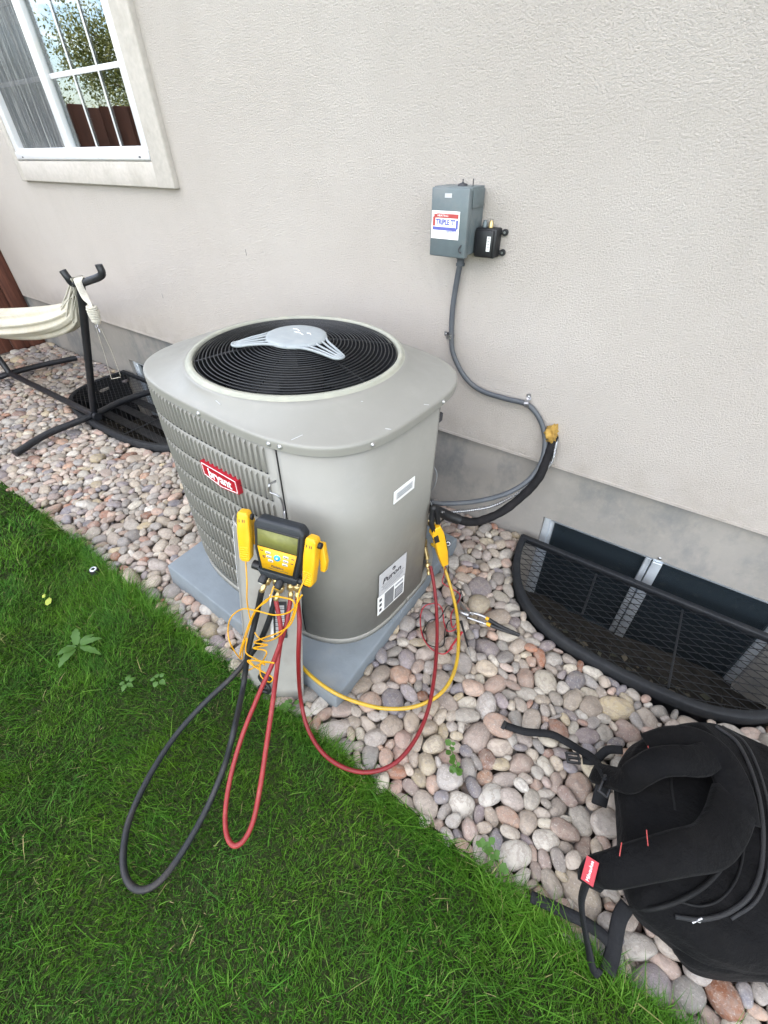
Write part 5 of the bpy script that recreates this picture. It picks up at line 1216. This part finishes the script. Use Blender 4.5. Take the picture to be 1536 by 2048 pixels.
# side pocket fold and open flap
ssurf([rg(.03, [(1350, 1880), (1440, 1850), (1560, 1850), (1640, 1880), (1600, 1960), (1500, 1968), (1440, 1964), (1375, 1940)]), rg(.09, [(1345, 1870), (1440, 1850), (1560, 1850), (1640, 1890), (1590, 1960), (1500, 1960), (1430, 1955), (1370, 1925)]), rg(.125, [(1375, 1870), (1440, 1860), (1540, 1860), (1590, 1890), (1560, 1930), (1500, 1935), (1440, 1930), (1395, 1905)])], 'side_pocket', M['bag'])
obj('zipper_pull', merge(tube([bag_at(1383, 1842, .006), bag_at(1402, 1836, .006)], .0026, 8), ring(.0035, 0, .0012, 14, 5).tf(Matrix.Translation(bag_at(1396, 1838, .006)))).tf(bI), M['steel'], bpk)
dk = gz(1372, 1880, .135); obj('pocket_opening', MB().add([gz(1345, 1855, .138), gz(1395, 1850, .150), gz(1402, 1880, .142), (gz(1392, 1908, .128)), gz(1372, 1902, .124), gz(1352, 1872, .132)], [(0, 1, 2, 3, 4, 5)]).tf(bI), M['dark'], bpk)
# padded shoulder straps
def rib(name, L_, w_, th, mat, up=(0, -.25, 1), per=6, wf=None, par=bpk, label=None):
    pts = [gz(a, b, z) for a, b, z in L_]; ups = [Vector(up) if not isinstance(up, list) else Vector(up[i]) for i in range(len(pts))] if not isinstance(up, list) else [Vector(u) for u in up]
    return obj(name, ribbon(pts, w_, th, ups, per, wf).tf(bI), mat, par, label=label)
rib('shoulder_strap', [(1440, 1500, .235), (1400, 1520, .262), (1355, 1520, .278), (1315, 1525, .275), (1278, 1545, .25), (1255, 1560, .215), (1225, 1555, .16), (1190, 1545, .10)], .078, .020, M['bag'], wf=lambda u: 1-.25*u)
s2 = rib('shoulder_strap', [(1470, 1600, .24), (1452, 1650, .262), (1420, 1690, .285), (1360, 1705, .305), (1290, 1722, .305), (1230, 1738, .285), (1195, 1745, .245), (1180, 1762, .19)], .082, .022, M['bag'], wf=lambda u: 1.25-.55*u)
rib('top_yoke', [(1300, 1500, .235), (1350, 1485, .25), (1400, 1490, .255), (1440, 1520, .252), (1470, 1580, .25), (1480, 1640, .245)], .085, .012, M['bag'])
obj('brand_patch', box(-.024, .024, -.013, .013, -.001, .001).tf(bI @ frame(gz(1180, 1742, .262), gz(1188, 1712, .268)-gz(1172, 1775, .235), gz(1160, 1740, .25)-gz(1195, 1745, .27))), M['red'], bpk, label='small red woven tag')
text('lettering', 'Milwaukee', .0105, M['white'], bpk, bI @ frame(gz(1180, 1742, .2645), gz(1188, 1712, .268)-gz(1172, 1775, .235), gz(1160, 1740, .25)-gz(1195, 1745, .27)), sx=.9)
for (a, b, c, d, z) in ((1293, 1660, 1296, 1692, .322), (1243, 1685, 1239, 1712, .315), (1296, 1492, 1299, 1506, .252)):
    obj('red_stitch', tube([gz(a, b, z), gz((a+c)/2, (b+d)/2, z+.001), gz(c, d, z)], .0013, 5).tf(bI), M['redink'], bpk)
rib('webbing_strap', [(1176, 1755, .20), (1163, 1800, .14), (1168, 1850, .09), (1178, 1900, .05), (1185, 1935, .035), (1200, 1950, .03)], .024, .006, M['webbing'], up=(-.8, -.3, .4))
rib('webbing_strap', [(1255, 1810, .06), (1240, 1835, .05), (1232, 1870, .04), (1225, 1910, .03), (1215, 1945, .025)], .034, .005, M['webbing'])
rib('webbing_strap', [(1062, 1793, .035), (1090, 1806, .03), (1130, 1825, .03), (1165, 1842, .035), (1205, 1870, .035), (1230, 1900, .03)], .026, .005, M['webbing'])
rib('webbing_strap', [(1215, 1560, .16), (1190, 1520, .10), (1160, 1500, .06), (1130, 1482, .035), (1100, 1468, .028), (1050, 1463, .028), (1008, 1450, .028)], .024, .005, M['webbing'])
rib('webbing_strap', [(1245, 1500, .12), (1215, 1500, .09), (1190, 1520, .075), (1165, 1520, .06)], .024, .005, M['webbing'])
rib('webbing_strap', [(1215, 1545, .14), (1205, 1580, .10), (1198, 1610, .06)], .040, .006, M['webbing'])
bkf = bI @ frame(gz(1146, 1516, .075), gz(1160, 1518, .075)-gz(1130, 1514, .075), gz(1146, 1500, .075)-gz(1146, 1530, .075))
obj('buckle', merge(box(-.020, .020, .010, .016, -.005, .005, .002), box(-.020, .020, -.016, -.010, -.005, .005, .002), box(-.020, -.014, -.012, .012, -.005, .005, .002), box(.014, .020, -.012, .012, -.005, .005, .002), box(-.015, .015, -.003, .003, -.004, .006, .001)).tf(bkf), M['black'], bpk)
bkf = bI @ frame(gz(1212, 1572, .150), gz(1204, 1592, .14)-gz(1220, 1552, .15), gz(1190, 1565, .15)-gz(1230, 1580, .15))
obj('buckle', merge(box(-.026, .026, .008, .014, -.005, .005, .002), box(-.026, .026, -.014, -.008, -.005, .005, .002), box(-.026, -.020, -.010, .010, -.005, .005, .002), box(.020, .026, -.010, .010, -.005, .005, .002)).tf(bkf), M['black'], bpk)
obj('strap_end', box(-.006, .006, -.014, .014, -.004, .004, .001).tf(bI @ frame(gz(1008, 1450, .030), (1, 0, 0), (0, 1, 0))), M['black'], bpk)

lid_at = snapper(lid, UM)
for k_, (px, py, dx_, dy_) in enumerate(((583, 880, 22, -10), (432, 801, 9, 8), (770, 857, 12, 2), (848, 809, 10, 1), (722, 803, 4, 0), (655, 790, 3, 1))):
    a_, b_ = lid_at(px, py, .0003), lid_at(px+dx_, py+dy_, .0003)
    obj('scratch', tube([UI @ a_, UI @ a_.lerp(b_, .5), UI @ b_], .0010, 4), M['label'], lid)

# ------------------------------------------------------------------ small plants and yard bits
def leafy(name, label, cat, loc, n, L_, W_, mat, seed, lift=.35, group=None, round_=False):
    t = thing(name, label, cat, loc, group=group); r = random.Random(seed)
    for i in range(n):
        a = 2*math.pi*i/n+r.uniform(-.4, .4); l = L_*r.uniform(.55, 1.1); w_ = W_*r.uniform(.7, 1.2); li = lift*r.uniform(.4, 1.6); v = []; f = []
        r0 = r.uniform(.003, .012); K = 9
        for j in range(K):
            u = j/(K-1); wd = w_*(math.sin(math.pi*min(1, u**.8))**.8)*(1+.18*math.sin(u*22+i))*.5+.0006
            cx_ = r0+l*u; z = .012+l*li*u-l*.42*u*u
            for s_ in (-1, 0, 1): v.append((math.cos(a)*cx_-math.sin(a)*wd*s_, math.sin(a)*cx_+math.cos(a)*wd*s_, z+(.12*wd if s_ else 0)))
        for j in range(K-1):
            for s_ in (0, 1): b = j*3+s_; f.append((b, b+1, b+4, b+3))
        obj('leaf', MB().add(v, f, True), mat, t)
    return t
leafy('dandelion', 'broad leaved green dandelion growing in the lawn at the left', 'weed', gz(158, 1296, .03), 8, .085, .030, M['weed'], 2, .45)
leafy('lawn_weed', 'small pale green weed in the lawn below the round sprinkler head', 'weed', gz(318, 1362, .03), 5, .032, .017, M['weed'], 5, .3)
leafy('lawn_weed', 'low green clump of weed in the lawn left of the small pale weed', 'weed', gz(255, 1370, .028), 5, .028, .015, M['weed'], 6, .3)
def sprig(label, L_, seed):
    loc = gz(L_[0][0], L_[0][1], .02); t = thing('sprig_weed', label, 'weed', loc); i_ = local(t); r = random.Random(seed); pts = [gz(a, b, .03+.004*k) for k, (a, b) in enumerate(L_)]
    obj('stem', tube(spline(pts, 4), .0015, 5).tf(i_), M['weed'], t)
    for p in spline(pts, 3):
        for k in range(2):
            a = r.uniform(0, 6.28); l = r.uniform(.012, .022); d = Vector((math.cos(a), math.sin(a), .3)); s_ = Vector((-d.y, d.x, 0)); b = p+d*.004
            obj('leaf', MB().add([b, b+d*l*.35+s_*l*.42, b+d*l*.8+s_*l*.30, b+d*l, b+d*l*.8-s_*l*.30, b+d*l*.35-s_*l*.42], [(0, 1, 2, 3, 4, 5)], True).tf(i_), M['weed'], t)
sprig('small green sprig growing up between the stones right of the red hose', [(905, 1548), (915, 1530), (905, 1505), (900, 1490)], 3)
sprig('small green sprig at the lawn edge left of the backpack strap', [(1000, 1745), (985, 1715), (965, 1700), (975, 1690)], 8)
sprig('tiny green sprig between stones under the leaning panel corner', [(585, 1408), (578, 1418), (572, 1412)], 9)
for (px, py, lab, s_) in ((97, 1203, 'small yellow leaf lying on the lawn', .022), (88, 1192, 'smaller yellow leaf above the other one on the lawn', .012)):
    p = gz(px, py, .036); t = tag(obj('fallen_leaf', MB().add([(-s_, 0, 0), (-s_*.3, s_*.6, .003), (s_*.6, s_*.5, 0), (s_, 0, .002), (s_*.4, -s_*.6, 0), (-s_*.4, -s_*.5, .003)], [(0, 1, 2, 3, 4, 5)]), M['yleaf']), lab, 'leaf'); t.location = p; t.rotation_euler = (.1, .1, -.6)
spk = thing('sprinkler_head', 'black pop up sprinkler head with a pale ring at the lawn edge', 'sprinkler', gz(188, 1141, .02)); 
obj('riser_body', lathe([(.019, -.05), (.019, .004), (.017, .008), (.002, .008)], 20), M['black'], spk); obj('cap_ring', lathe([(.015, .0082), (.0145, .011), (.0085, .011), (.008, .0082)], 20, caps=False), M['alu'], spk); obj('nozzle', lathe([(.006, .008), (.006, .013), (.002, .014)], 12), M['black'], spk)
